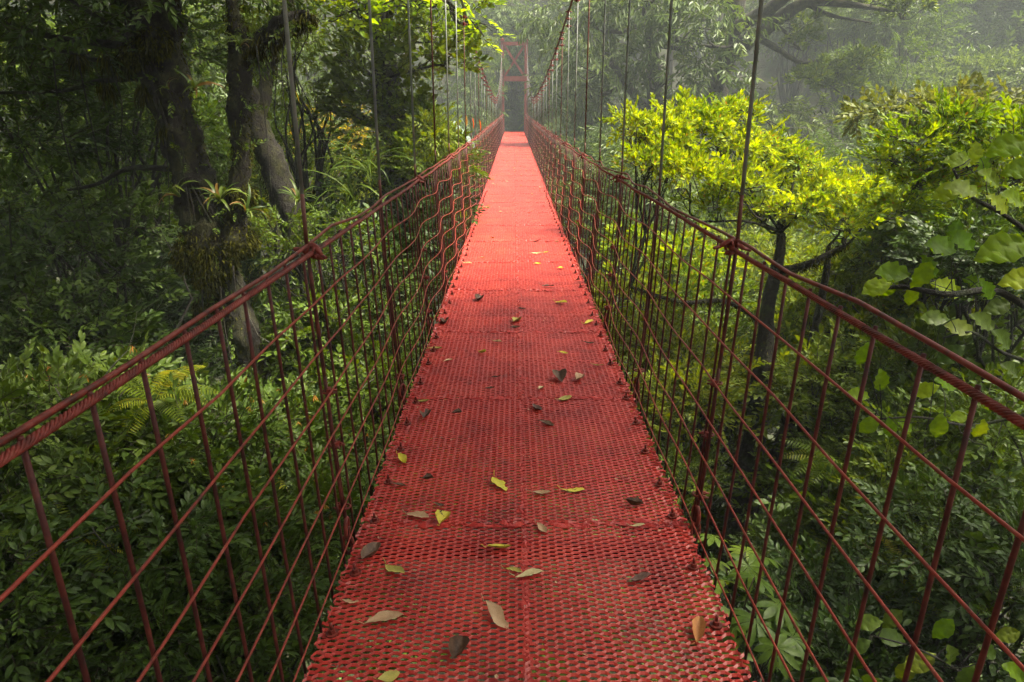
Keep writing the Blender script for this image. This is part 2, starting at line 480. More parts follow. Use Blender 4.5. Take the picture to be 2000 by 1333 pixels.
TW = dict(
    small=[twig_alt(.32, 11, .075, .036) for _ in range(4)],
    glossy=[twig_alt(.42, 10, .125, .052, 55, .3, True) for _ in range(4)],
    broad=[twig_alt(.40, 8, .15, .085, 60, .3, True, .35) for _ in range(4)],
    round=[twig_alt(.42, 9, .12, .085, 65, .2, True, .4) for _ in range(4)],
    whorl=[twig_whorl(9, .155, .05, 2, .16, True) for _ in range(4)],
    whorl_far=[twig_whorl(8, .17, .06, 1, .2) for _ in range(3)],
    hang=[twig_hang() for _ in range(4)],
    hang_big=[twig_hang(9, .28, .085, .7) for _ in range(4)],
    far=[twig_alt(.9, 8, .36, .17, 60, .25) for _ in range(4)],
    amber=[twig_amber() for _ in range(3)],
)
def scatter(mb, temps, pos, d, scale, zjit=.5, r0=0.0, r1=.93, up=None, tint=None):
    """copies of the twig templates at pos, pointing along d"""
    pos, d = np.asarray(pos, float), nrm(d)
    n = len(pos)
    scale = np.full(n, scale) if np.isscalar(scale) else scale
    z = (np.array([0, 0, 1.0]) if up is None else np.asarray(up, float)) + rng.normal(0, zjit, (n, 3))
    z = nrm(z - (z * d).sum(1, keepdims=True) * d)
    y = np.cross(z, d)
    R = np.stack([d, y, z], 2)
    which = rng.integers(0, len(temps), n)
    for k, t in enumerate(temps):
        s = np.where(which == k)[0]
        if not len(s):
            continue
        v = np.einsum('nij,kj->nki', R[s], t.v) * scale[s][:, None, None] + pos[s][:, None]
        off = (np.arange(len(s)) * len(t.v))[:, None, None]
        f = t.f[None] + off
        lr = r0 + (r1 - r0) * rng.random((len(s), t.k))
        if tint is not None:
            lr = np.clip(lr * .55 + .45 * tint[s][:, None], 0, .93)
        lr[:, t.young] = .951 + .049 * rng.random((len(s), int(t.young.sum())))
        r = np.where(t.id[None] >= 0, lr[:, np.maximum(t.id, 0)], .5)
        fm = np.broadcast_to(t.m, (len(s), len(t.m)))
        f, fm = f.reshape(-1, 3), fm.reshape(-1)
        mb.v.append(v.reshape(-1, 3)); mb.f.append(f + mb.n); mb.m.append(fm.copy()); mb.s.append(np.zeros(len(f), bool)); mb.r.append(r.reshape(-1))
        mb.n += v.shape[0] * v.shape[1]
def pad_points(c0, rad, n, flat=0.0, shell=.55, bottom=-.7):
    """points through an ellipsoid pad, most of them near its skin; with outward directions"""
    d = nrm(rng.normal(0, 1, (n * 2, 3)))
    d = d[d[:, 2] > bottom][:n]
    r = (shell + (1 - shell) * rng.random(len(d))) * (1 + .16 * np.sin(d[:, 0] * 5 + c0[1]) * np.sin(d[:, 1] * 4 + c0[0] * 3) + rng.normal(0, .06, len(d)))
    p = np.asarray(c0) + d * r[:, None] * np.asarray(rad)
    return p, d
def foliage(mb, sp, pads, dens=14, scale=1.0, upw=.35, rnd=.45, droop=0.0, shell=.5, zjit=.5, amber=0, bottom=-.7, r1=.93):
    for (c0, rad) in pads:
        rad = np.asarray(rad, float)
        area = 4 * math.pi * ((rad[0] * rad[1]) ** 1.6 / 3 + (rad[0] * rad[2]) ** 1.6 / 3 + (rad[1] * rad[2]) ** 1.6 / 3) ** (1 / 1.6)
        n = max(6, int(dens * area))
        p, d = pad_points(c0, rad, n, shell=shell, bottom=bottom)
        dirs = d * np.array([1, 1, .45]) + np.array([0, 0, upw - droop]) + rng.normal(0, rnd, d.shape)
        tint = np.array([noise.noise(Vector(q * 1.7)) * .5 + .5 for q in p])
        scatter(mb, TW[sp], p, dirs, scale * rng.uniform(.8, 1.2, len(p)), zjit, 0, r1, tint=tint)
        if amber:
            k = rng.random(len(p)) < amber
            k &= d[:, 2] > -.1
            if k.sum():
                scatter(mb, TW['amber'], p[k] + d[k] * .12, np.tile([1.0, 0, 0], (k.sum(), 1)) + rng.normal(0, .4, (k.sum(), 3)), rng.uniform(.7, 1.25, k.sum()), .15)
def branch(mb, a, b, r0, r1, sides=6, bend=.12, n=7, mat=0, sag=0.0):
    a, b = np.asarray(a, float), np.asarray(b, float)
    L = np.linalg.norm(b - a)
    m1 = a + (b - a) * .35 + rng.normal(0, bend * L, 3) + np.array([0, 0, -sag * L])
    m2 = a + (b - a) * .7 + rng.normal(0, bend * L, 3) + np.array([0, 0, -sag * L])
    p = spline([a, m1, m2, b], n)
    tube(mb, p, np.linspace(r0, r1, n), sides, mat)
    return p
def limbs(mb, root_pts, pads, r=.06, sub=6, tw=.012):
    """limbs from the nearest trunk point to every pad, then finer branches through the pad"""
    rp = np.asarray(root_pts, float)
    for (c0, rad) in pads:
        c0, rad = np.asarray(c0, float), np.asarray(rad, float)
        q = rp[np.argmin(np.linalg.norm(rp - c0, axis=1) + .6 * np.maximum(0, rp[:, 2] - c0[2] + .2))]
        base = c0 + np.array([0, 0, -.45 * rad[2]])
        path = branch(mb, q, base, r, r * .5, 7, .10, 9)
        for _ in range(sub):
            s = path[rng.integers(4, 9)]
            d = nrm(rng.normal(0, 1, 3)); d[2] = abs(d[2]) * .7 - .05
            branch(mb, s, c0 + d * rad * .9, r * .42, tw * .5, 4, .12, 6)

# ------------------------------------------------------------------ ground
def sstep(a, b, x):
    t = np.clip((x - a) / (b - a), 0, 1)
    return t * t * (3 - 2 * t)
def hgt(x, y):
    x, y = np.asarray(x, float), np.asarray(y, float)
    z = -13 + 12.85 * (1 - sstep(-1.4, 12, y)) + 12.85 * sstep(41, 53, y)
    z = z + np.clip(y - 53.5, 0, None) * .52 + np.clip(-6 - y, 0, None) * .35
    z = z + np.clip(-9 - x, 0, None) * .42 + np.clip(x - 30, 0, None) * .45
    n_ = .9 * np.sin(x * .31 + y * .17) + .7 * np.sin(x * .13 - y * .27 + 2) + .35 * np.sin(x * .9 + 1.3 * y)
    near = np.clip((np.hypot(x, y - 54) - 2) / 6, 0, 1) * np.clip((np.hypot(x, y) - 2) / 6, 0, 1)
    return np.minimum(z, 38 + .05 * z) + n_ * near
def grid_mesh(name, x0, x1, y0, y1, n, m, mat):
    X, Y = np.meshgrid(np.linspace(x0, x1, n), np.linspace(y0, y1, m), indexing='ij')
    v = np.stack([X, Y, hgt(X, Y)], 2).reshape(-1, 3)
    i, j = np.meshgrid(np.arange(n - 1), np.arange(m - 1), indexing='ij')
    A = (i * m + j).ravel()
    f = np.concatenate([np.stack([A, A + m, A + m + 1], 1), np.stack([A, A + m + 1, A + 1], 1)])
    return MB().add(v, f, 0, True).build(name, mat)
kind(grid_mesh('ground', -125, 125, -55, 130, 200, 160, MAT['soil']), 'structure')

# ------------------------------------------------------------------ the suspension bridge
HALF, RX, RZ = .69, .763, 1.185
Y_END = 52.0
def zd(y):
    return .0165 * 3 * np.logaddexp(0, (np.asarray(y, float) - 8) / 3)
bridge = tag(empty('suspension_bridge', (0, 0, 0)), 'red hanging footbridge with mesh deck and wire railings crossing the forest gorge', 'footbridge')

# deck panels of expanded metal: every strand is a tilted ribbon
PL = 1.41
def panel_mesh(side, seed):
    r = np.random.default_rng(seed)
    p, LW = .0136, .062
    rows = int((PL + .02) / p)
    a, wd, th = math.radians(20), .0114, .0030
    mb = MB()
    V, Fc = [], []
    base = 0
    phase0 = r.random() * LW
    for k in range(rows):
        lo = -.012 + r.normal(0, .004)
        hi = HALF + r.normal(0, .005) - (abs(r.normal(0, .018)) if r.random() < .35 else 0)
        mm = np.arange(0, 24)
        xb = mm * LW / 2 - phase0 * .5
        x = np.clip(np.stack([xb - .0072, xb + .0072], 1).ravel(), lo, hi)
        x = x + np.arange(len(x)) * 1e-6
        nx = len(x)
        tri = np.repeat(np.where((mm + k) % 2, 1.0, -1.0), 2)
        y = (k + .5) * p + tri * p * .47 + r.normal(0, .0004, nx)
        edge = np.exp(-((x - HALF) / .05) ** 2) + .35 * np.exp(-(x / .02) ** 2)
        end = math.exp(-(k * p / .03) ** 2) + math.exp(-((rows - k) * p / .03) ** 2)
        bumpv = np.interp(x, np.linspace(0, HALF, 16), r.normal(0, 1, 16))
        z = .0035 * np.sin(x * 9 + seed) + (.004 * bumpv + .002) * np.minimum(1.4, edge + end) + r.normal(0, .0006)
        tl = a * (1 + .5 * bumpv * np.minimum(1, edge + end)) + r.normal(0, .04)
        cy, sz = np.cos(tl) * wd / 2, np.sin(tl) * wd / 2
        ny, nz_ = -np.sin(tl) * th / 2, np.cos(tl) * th / 2
        ring = np.stack([np.stack([x, y - cy + ny, z - sz + nz_], 1), np.stack([x, y + cy + ny, z + sz + nz_], 1), np.stack([x, y + cy - ny, z + sz - nz_], 1), np.stack([x, y - cy - ny, z - sz - nz_], 1)], 1)
        V.append(ring.reshape(-1, 3))
        i, j = np.meshgrid(np.arange(nx - 1), np.arange(4), indexing='ij')
        i, j = i.ravel(), j.ravel()
        j2 = (j + 1) % 4
        A, B, C_, D = i * 4 + j, i * 4 + j2, (i + 1) * 4 + j2, (i + 1) * 4 + j
        Fc.append(np.concatenate([np.stack([A, B, C_], 1), np.stack([A, C_, D], 1)]) + base)
        base += nx * 4
    v = np.concatenate(V)
    if side < 0:
        v[:, 0] *= -1
    mb.add(v, np.concatenate(Fc), 0, False, np.tile([0.0, 1.0, 1.0, 0.0], len(v) // 4))
    # crumpled bits of sheet and thick paint along the far end and the inner edge
    for q in range(13):
        along = q < 9
        x0 = r.uniform(.02, HALF - .03) if along else r.normal(.0, .012)
        y0 = PL + r.normal(-.005, .008) if along else r.uniform(.05, PL - .05)
        L_, w_ = r.uniform(.018, .06), r.uniform(.006, .014)
        if not along: L_ *= .55
        c_ = np.array([x0, y0, r.uniform(.006, .012)])
        t = np.linspace(-1, 1, 5)
        top = np.stack([t * L_, w_ * (1 - t ** 2) + r.normal(0, .002, 5), .008 * (1 - t ** 2) * r.uniform(.2, 1.2) + r.normal(0, .002, 5)], 1) + c_
        bot = np.stack([t * L_, -w_ * (1 - t ** 2) + r.normal(0, .002, 5), np.zeros(5) - .002], 1) + c_
        vv = np.concatenate([top, bot])
        if side < 0: vv[:, 0] *= -1
        ff = []
        for i in range(4):
            ff += [(i, i + 1, i + 6), (i, i + 6, i + 5)]
        mb.add(vv, ff, 1)
    return mb.mesh('deck_panel', [MAT['deck'], MAT['flap']])
PAN = {s: [panel_mesh(s, 20 + k + (5 if s > 0 else 0)) for k in range(3)] for s in (-1, 1)}
y0 = 2.66 - 3 * PL
k = 0
while y0 < Y_END + 1.5:
    z0, z1 = float(zd(y0)), float(zd(y0 + PL))
    for s in (-1, 1):
        put('deck_panel', PAN[s][random.randrange(3)], bridge, (0, y0, z0 + random.uniform(-.002, .003)), (math.atan2(z1 - z0, PL) + random.gauss(0, .0012), random.gauss(0, .004), 0))
    k += 1
    y0 += PL
# bolts along the deck edges
mb = MB()
tube(mb, [(0, 0, .004), (0, 0, .010)], .022, 10, 0, False)
tube(mb, [(0, 0, .010), (0, 0, .024)], .0125, 6, 0, False)
tube(mb, [(0, 0, .024), (0, 0, .046)], .0055, 8, 0, True)
BOLT = mb.mesh('bolt', MAT['rope'])
for s in (-1, 1):
    y = 1.0
    while y < 16:
        yy = y + random.gauss(0, .02)
        put('bolt', BOLT, bridge, (s * (HALF - .055 + random.gauss(0, .006)), yy, float(zd(yy)) + .004), (random.gauss(0, .09), random.gauss(0, .09), random.random() * 3))
        y += .335
# cross beams under the deck
mb = MB()
box(mb, (-.672, -.03, -.085), (.672, .03, -.022))
BEAM = mb.mesh('cross_beam', MAT['bar'])
POST = {s: [] for s in (-1, 1)}
for s, first, step in ((-1, 2.55, 1.52), (1, 2.65, 1.525)):
    POST[s].append(.80 if s < 0 else .86)
    y = first
    while y < Y_END - 1:
        POST[s].append(y)
        y += step
for y in POST[-1]:
    put('cross_beam', BEAM, bridge, (0, y + .03, float(zd(y)) - .004))

def lean(t):
    """railing section: t = 0 at the handrail, 1 at the deck"""
    return RX + (HALF + .015 - RX) * t, RZ * (1 - t)
def wav(y, s, amp=.020):
    """railing is pulled in and out between the posts, more so further along"""
    ys = np.array(POST[s])
    ph = np.interp(y, ys, np.arange(len(ys)))
    return amp * np.clip((y - 2.6) / 4, 0, 1) * np.cos(ph * 2 * math.pi)
def rail_pts(s, t, ya, yb, step, amp=1.0, wob=0.0, seed=0):
    y = np.arange(ya, yb, step)
    X, Z = lean(t)
    wv = wav(y, s, .022 * amp)
    jit = np.interp(y, np.arange(ya - 1, yb + 1, .4), np.random.default_rng(seed).normal(0, wob, len(np.arange(ya - 1, yb + 1, .4))))
    return np.stack([s * (X + wv), y, zd(y) + Z + wv * .55 + jit], 1)
# handrail: a laid cable of six strands close by, a plain tube further on, and a thinner cable riding on it
for s in (-1, 1):
    core = rail_pts(s, 0,   .25, 7.0, .0075, .2, .002, 3 + s)
    mb = MB()
    tube(mb, core[::4], .0058, 8)
    tt = nrm(np.gradient(core, axis=0))
    u = nrm(np.cross(tt, [0, 0, 1.0]))
    v_ = np.cross(u, tt)
    L = np.concatenate([[0], np.cumsum(np.linalg.norm(np.diff(core, axis=0), axis=1))])
    for q in range(6):
        a = L / .068 * 2 * math.pi + q * math.pi / 3
        tube(mb, core + .0058 * (np.cos(a)[:, None] * u + np.sin(a)[:, None] * v_), .0035, 5)
    far = rail_pts(s, 0, 6.99, Y_END + .4, .12, .2, .002, 3 + s)
    tube(mb, far, .0094, 8)
    mb.build('handrail_cable', MAT['rope'], bridge)
    y = np.arange(.25, Y_END + .3, .04)
    rr = np.random.default_rng(8 + s)
    gap = np.interp(y, np.arange(0, 60, .42), np.abs(rr.normal(.010, .012, 143)))
    X, Z = lean(0)
    wv = wav(y, s, .0044)
    p = np.stack([s * (X + wv + .012 + gap * .6), y, zd(y) + Z + wv * .55 + .013 + gap], 1)
    mb = MB()
    tube(mb, p, .0062, 7)
    mb.build('upper_rail_cable', MAT['rope'], bridge)
    # horizontal wires
    for q, t in enumerate((.141, .29, .435, .575, .71, .835, .965)):
        pt = rail_pts(s, t, .2, Y_END + .3, .07, 1.0 if t < .9 else .5, .004, 40 + q + 10 * s)
        mb = MB()
        tube(mb, pt - np.array([s * .008, 0, 0]), .0037 if t < .9 else .0033, 7)
        mb.build('railing_wire', MAT['wire'], bridge)
# upright bars of the railing
def bar_mb(mb, s, y, off=(0, 0, 0), sides=7):
    ts = np.linspace(-.012, 1.04, 6)
    pts = []
    bow = random.gauss(0, .008)
    for t in ts:
        X, Z = lean(t)
        wv = float(wav(y, s)) * (1 - .5 * max(0, t - .8) / .2) * min(1, t * 4 + .35)
        pts.append((s * (X + wv + .006), bow * math.sin(3 * t) , Z + wv * .55))
    tube(mb, np.array(pts) + np.array(off), .0051, sides)
for s in (-1, 1):
    far = MB()
    y = .40 if s < 0 else .44
    n = 0
    while y < Y_END:
        yy = y + random.gauss(0, .008)
        if n < 150:
            mb = MB()
            bar_mb(mb, s, yy)
            mb.build('upright_bar', MAT['bar'], bridge).location = (0, yy, float(zd(yy)))
        else:
            bar_mb(far, s, yy, (0, yy, float(zd(yy))), 5)
        n += 1
        y += .185
    kind(far.build('upright_bars', MAT['bar'], bridge), 'stuff')
# main suspension cables
def zc(y):
    y = np.asarray(y, float)
    return 2.45 + np.where(y < 29, .0026 * (y - 29) ** 2, .0075 * (y - 29) ** 2)
def xc(y): return RX + .02 + .012 * np.clip(zc(y) - 2.4, 0, 3)
for s in (-1, 1):
    y = np.arange(-6, 52.1, .5)
    p = np.stack([s * xc(y), y, zc(y)], 1)
    mb = MB()
    tube(mb, p, .018, 8)
    mb.build('main_cable', MAT['cable_dark'], bridge)
# cable clip: saddle, U-bolt and two nuts
mb = MB()
box(mb, (-.022, -.030, -.020), (.022, .030, .004))
th = np.linspace(0, math.pi, 9)
tube(mb, np.stack([.0 * th, .026 * np.cos(th), .010 + .026 * np.sin(th)], 1), .0065, 6)
for q in (-1, 1):
    tube(mb, [(0, q * .026, -.055), (0, q * .026, .012)], .0062, 6)
    tube(mb, [(0, q * .026, -.036), (0, q * .026, -.022)], .0125, 6, 0, False)
CLIP = mb.mesh('cable_clip', MAT['rope'])
# rope-tail knot at the handrail: clip plus a bent-back tail
mb = MB()
for (a, b, c_, r) in (((-.06, .015, -.005), (0, 0, .024), (.055, -.02, -.002), .014), ((-.055, -.02, .004), (0, .01, -.024), (.05, .02, -.03), .013)):
    tube(mb, spline([a, b, c_], 7), np.array([.8, 1, 1.15, 1.2, 1.1, .9, .6]) * r, 7)
th = np.linspace(0, 2 * math.pi, 14)
for q in (-.014, .014):
    tube(mb, np.stack([.0 * th + q, .026 * np.cos(th), .026 * np.sin(th)], 1), .007, 6)
tube(mb, [(.05, -.02, -.004), (.085, -.028, -.012)], .008, 6, 0, False)
tube(mb, [(-.06, .015, -.006), (-.105, .022, -.016)], .010, 6, 0, False)
KNOT = mb.mesh('cable_knot', MAT['rope'])
# shackle near the deck
mb = MB()
th = np.linspace(0, 2 * math.pi, 18)
tube(mb, np.stack([.0 * th, .022 * np.cos(th), .045 * np.sin(th)], 1), .0085, 7)
tube(mb, np.stack([.020 * np.cos(th), .0 * th, -.075 + .042 * np.sin(th)], 1), .0085, 7)
SHACK = mb.mesh('shackle', MAT['rope'])
for s in (-1, 1):
    for i, y in enumerate(POST[s]):
        z0 = float(zd(y))
        top = np.array([s * float(xc(y)), y, float(zc(y))])
        wv = float(wav(y, s, .03))
        Xr, Zr = lean(0)
        rail = np.array([s * (Xr + wv * .4 + .022), y, z0 + Zr + .02])
        mb = MB()
        mid = rail + (top - rail) * (.035 + .03 * random.random())
        tube(mb, [rail, (rail + mid) / 2, mid], .0076, 8, 1)
        tube(mb, [mid, (mid + top) / 2, top], .0076, 8, 0 if (i < 3 or (i * 7 + s) % 3) else 1)
        mb.build('hanger_rod', [MAT['hanger'], MAT['hanger_red']], bridge)
        # doubled rod below the handrail
        X1, Z1 = lean(1.03)
        mb = MB()
        bot = np.array([s * (X1 + .014), y + .01, z0 + Z1])
        tube(mb, spline([rail, rail + (bot - rail) * .5 + (s * (wv + .004), 0, 0), bot], 8), .0076, 7)
        if i % 2 == 0 or y < 4:
            b2 = rail + (bot - rail) * .86
            tube(mb, spline([rail + (bot - rail) * .40 + (0, -.006, 0), rail + (bot - rail) * .6 + (0, -.024, 0), b2 + (0, -.02, 0)], 8), .0066, 7)
        mb.build('hanger_tail', MAT['bar'], bridge)
        if y < 30:
            if i % 2:
                put('cable_knot', KNOT, bridge, rail + np.array([-s * .02, 0, -.016]), (0, random.gauss(0, .15), math.radians(12 * s) + random.gauss(0, .15) + (math.pi if s > 0 else 0)), .78)
                for t in (.45, .63):
                    if y < 16:
                        put('cable_clip', CLIP, bridge, rail + (bot - rail) * t, (random.gauss(0, .3), math.pi / 2 * s, random.gauss(0, .4)), .62)
            if y < 18:
                q = rail + (bot - rail) * .85
                put('cable_clip', CLIP, bridge, q, (random.gauss(0, .3), math.pi / 2 * -s, random.gauss(0, .4)), .72)
                put('shackle', SHACK, bridge, rail + (bot - rail) * .93, (random.gauss(0, .1), 0, random.gauss(0, .4)))
        # clips where the hanger leaves the main cable
        if y > 8:
            for q in (0, .10, .20):
                put('cable_clip', CLIP, bridge, top + np.array([0, 0, -.03 - q]), (0, math.pi / 2 * s, random.gauss(0, .3)), 1.0)
# the portal tower at the far end
tw = tag(empty('portal_tower', (0, 52, float(zd(52)))), 'faded red steel portal with crossed braces at the far end of the bridge', 'tower')
TZ = 5.9
for s in (-1, 1):
    mb = MB()
    box(mb, (s * .80 - .11, -.12, -.8), (s * .80 + .11, .12, TZ))
    for zz in np.arange(.3, TZ, .9):
        box(mb, (s * .80 - .125, -.135, zz), (s * .80 + .125, .135, zz + .06))
    post = mb.build('tower_post', MAT['tower'], tw)
    mb = MB(); box(mb, (s * .80 - .15, -.2, TZ + .002), (s * .80 + .15, .2, TZ + .10)); tube(mb, [(s * .80, -.16, TZ + .13), (s * .80, .16, TZ + .13)], .06, 10)
    mb.build('cable_saddle', MAT['tower'], post)
mb = MB(); box(mb, (-.685, -.09, 3.35), (.685, .09, 3.68)); mb.build('crossbeam', MAT['tower'], tw)
mb = MB(); box(mb, (-.685, -.09, TZ - .28), (.685, .09, TZ - .05)); mb.build('crossbeam', MAT['tower'], tw)
for s, dy in ((-1, -.035), (1, .035)):
    mb = MB()
    a, b = np.array([-s * .66, dy, 3.70]), np.array([s * .66, dy, TZ - .30])
    ax = nrm(b - a)
    pr = np.array([-ax[2], 0, ax[0]])
    h = np.linalg.norm(b - a)
    box(mb, (0, -.03, -.075), (h, .03, .075), 0, np.stack([ax, [0, 1, 0], pr]), a)
    mb.build('diagonal_brace', MAT['tower'], tw)
# ------------------------------------------------------------------ plants: helpers
def PX(lst):
    """pads given as photo px, py, distance, half width px, half height px (, half depth m)"""
    out = []
    for q in lst:
        px, py, y, rx, rz = q[:5]
        d = y * 1.03
        rd = q[5] if len(q) > 5 else .8 * M(rx, d)
        out.append((W(px, py, y), (M(rx, d), rd, M(rz, d))))
    return out
def trunk(mb, pts, rad, sides=14, lump=.22, mat=0, n=None, freq=2.6):
    """lumpy tapered trunk through the points"""
    n = n or max(10, 6 * len(pts))
    p = spline(np.column_stack([np.asarray(pts, float), rad]), n)
    c_, r = p[:, :3], np.maximum(p[:, 3], .004)
    t = MB()
    tube(t, c_, r, sides)
    v = t.v[0]
    ctr = np.vstack([np.repeat(c_, sides, 0), c_[:1], c_[-1:]])
    rr = np.concatenate([np.repeat(r, sides), r[:1], r[-1:]])
    nn = np.array([noise.noise(Vector(q * freq)) + .65 * noise.noise(Vector(q * freq * 3.1)) + .45 * noise.noise(Vector(q * freq * 8)) for q in v])
    v = ctr + (v - ctr) * (1 + lump * nn)[:, None]
    mb.add(v, t.f[0], mat, True)
    return c_, r
def moss_on(mb, c_, r, n, L=.12, wd=.010, below=.75, mat=0):
    """strands of moss hanging from a limb and tufts standing off its sides"""
    i = rng.integers(0, len(c_), n)
    d = nrm(rng.normal(0, 1, (n, 3)))
    d[:, 2] = np.where(rng.random(n) < below, -np.abs(d[:, 2]) * .6, d[:, 2])
    d = nrm(d)
    p = c_[i] + d * (r[i] * .97)[:, None] + rng.normal(0, .02, (n, 3))
    ln = L * rng.uniform(.3, 1.5, n)
    tip = p + d * (ln * .35)[:, None] + np.array([0, 0, -1.0]) * (ln * .9)[:, None] + rng.normal(0, .015, (n, 3))
    sd = nrm(np.cross(tip - p, rng.normal(0, 1, (n, 3)))) * wd
    mid = (p + tip) / 2 + d * (ln * .15)[:, None]
    v = np.stack([p - sd, p + sd, mid - sd * 1.3, mid + sd * 1.3, tip], 1).reshape(-1, 3)
    f = (np.array([(0, 1, 3), (0, 3, 2), (2, 3, 4)])[None] + (np.arange(n) * 5)[:, None, None]).reshape(-1, 3)
    mb.add(v, f, mat, False, np.repeat(rng.random(n), 5))
BASES = {}
def stemset(mb, base, pads, r=.035, n=3):
    for (c0, rad) in pads:
        for _ in range(n):
            d = nrm(rng.normal(0, 1, 3)); d[2] = abs(d[2])
            branch(mb, np.asarray(base) + rng.normal(0, .12, 3) * [1, 1, .2], np.asarray(c0) + d * np.asarray(rad) * .75, r, .006, 5, .07, 8)
def bush_data(sp, mat, seed, dens, scale, pads=7, amber=0, R=1.3, **kw):
    """a bush of overlapping leafy pads around the origin: shared foliage and stem meshes"""
    global rng
    rng = np.random.default_rng(seed)
    P = []
    for i in range(pads):
        a = i / pads * 6.28 + rng.normal(0, .4)
        q = R * (.62 if i else 0)
        P.append((np.array([q * math.cos(a), q * math.sin(a), rng.uniform(-.35, .45) * R + (.3 * R if not i else 0)]), np.array([.52, .52, .36]) * R * rng.uniform(.8, 1.25)))
    fb, sb = MB(), MB()
    foliage(fb, sp, P, dens * .72, scale, amber=amber, **kw)
    if sp in ('glossy', 'broad', 'whorl'):
        foliage(fb, 'small', P, dens * .6, scale * 1.0, **kw)
        foliage(fb, 'broad' if sp == 'glossy' else 'glossy', P[::3], dens * .22, scale * 1.0, **kw)
    stemset(sb, (0, 0, -R * 1.9), P, .03 * R, 2)
    for _ in range(9):
        a_ = nrm(rng.normal(0, 1, 3)) * R * rng.uniform(.3, .8)
        b_ = a_ + nrm(rng.normal(0, 1, 3) + [0, 0, .3]) * R * rng.uniform(.4, .9)
        branch(sb, a_, b_, .007 * R, .002, 4, .1, 6, 1)
    return fb.mesh('foliage', [G[mat], MAT['twig']]), sb.mesh('stems', [MAT['bark_dark'], MAT['bark_grey']])
LIB = {}
def lib(key, *a, **k):
    LIB[key] = bush_data(*a, **k)
lib('young1', 'glossy', 'young', 101, 17, 1.0, amber=.17)
lib('young2', 'glossy', 'young', 102, 17, .9, amber=.06)
lib('dark1', 'glossy', 'dark', 103, 17, .85)
lib('dark2', 'small', 'dark', 104, 26, 1.15)
lib('mid1', 'glossy', 'mid', 105, 16, .9)
lib('mid2', 'small', 'mid', 106, 26, 1.2)
lib('mid3', 'broad', 'mid', 107, 14, 1.0)
lib('light1', 'glossy', 'light', 108, 16, .85)
lib('light2', 'whorl', 'light', 109, 16, .9)
lib('light3', 'small', 'light', 110, 24, 1.2)
lib('yellow1', 'whorl', 'yellow', 111, 16, .8)
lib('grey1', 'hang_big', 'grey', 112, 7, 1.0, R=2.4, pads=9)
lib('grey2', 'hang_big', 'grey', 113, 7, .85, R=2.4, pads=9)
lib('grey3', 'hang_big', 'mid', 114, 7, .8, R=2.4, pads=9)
lib('olive1', 'broad', 'olive', 115, 12, 1.3)
lib('gold1', 'small', 'gold', 116, 22, 1.3)
rng = np.random.default_rng(77)
def bush(key, loc, s, label, name='shrub', cat='shrub', group=None, flat=1.0):
    f, st = LIB[key]
    o = tag(empty(name, loc, random.random() * 6.28), label, cat, group)
    sc = (s, s, s * flat)
    put('foliage', f, o, scale=sc)
    put('stems', st, o, scale=sc)
    return o
def tree(name, label, sp, mat, pads, stem=None, dens=14, scale=1.0, bark='bark_dark', limb=.06, sub=6, group=None, cat='tree', moss=0, lump=.2, mix=None, **kw):
    """tree with its own trunk and limbs and a crown of leafy pads"""
    o = tag(empty(name), label, cat, group)
    tb, fb = MB(), MB()
    root = None
    allp = []
    if stem:
        for (pts, rad) in stem:
            c_, r = trunk(tb, pts, rad, lump=lump)
            allp.append(c_)
            if moss:
                mm = MB()
                moss_on(mm, c_, r, moss, .04, .005, .4)
                kind(mm.build('moss', MAT['moss'], o), 'stuff')
        root = np.concatenate(allp)
        limbs(tb, root, pads, limb, sub)
    else:
        b = np.mean([p[0] for p in pads], 0)
        b[2] = min(p[0][2] - 2 * p[1][2] for p in pads) - 1
        stemset(tb, b, pads, limb, 3)
    foliage(fb, sp, pads, dens, scale, **kw)
    for (sp2, d2, s2) in (mix or ()):
        foliage(fb, sp2, pads, d2, s2, **kw)
    tb.build('trunk', MAT[bark], o)
    fb.build('crown', [G[mat], MAT['twig']], o)
    return o

# ------------------------------------------------------------------ left: the mossy tree beside the bridge
mt = tag(empty('mossy_tree', W(560, 1000, 9)), 'big dark leaning tree trunk thick with moss and air plants beside left railing', 'tree')
mt_off = np.array(mt.location)
def mpart(name, mb, mats):
    o = mb.build(name, mats, mt)
    o.location = -mt_off
    return o
def pt(px, py, y): return W(px, py, y)
tA = [(285, -420), (290, -90), (305, 60), (335, 200), (372, 330), (410, 440), (432, 540), (475, 650), (515, 780), (560, 950), (600, 1150)]
rA = [40, 44, 43, 37, 36, 44, 33, 27, 29, 36, 42]
mb, ms = MB(), MB()
c1, r1 = trunk(mb, [pt(x, y, 9.0) for x, y in tA], [M(q, 9.3) for q in rA], 24, .42, 0, 110, 2.6)
mpart('trunk', mb, MAT['bark_moss'])
mb = MB()
tB = [(440, -300), (452, 0), (468, 80), (466, 200), (470, 300), (458, 400), (455, 480)]
c2, r2 = trunk(mb, [pt(x, y, 8.9) for x, y in tB], [M(q, 9.2) for q in (11, 12, 17, 19, 18, 20, 26)], 16, .34, 0, 60, 3.0)
mpart('second_stem', mb, MAT['bark_moss'])
mb = MB()
tC = [(480, 100), (520, 75), (560, 45), (605, 30)]
c3, r3 = trunk(mb, [pt(x, y, 8.9) for x, y in tC], [M(q, 9.2) for q in (16, 17, 15, 9)], 12, .35, 0, 30, 3.0)
mpart('branch', mb, MAT['bark_moss'])
mb = MB()
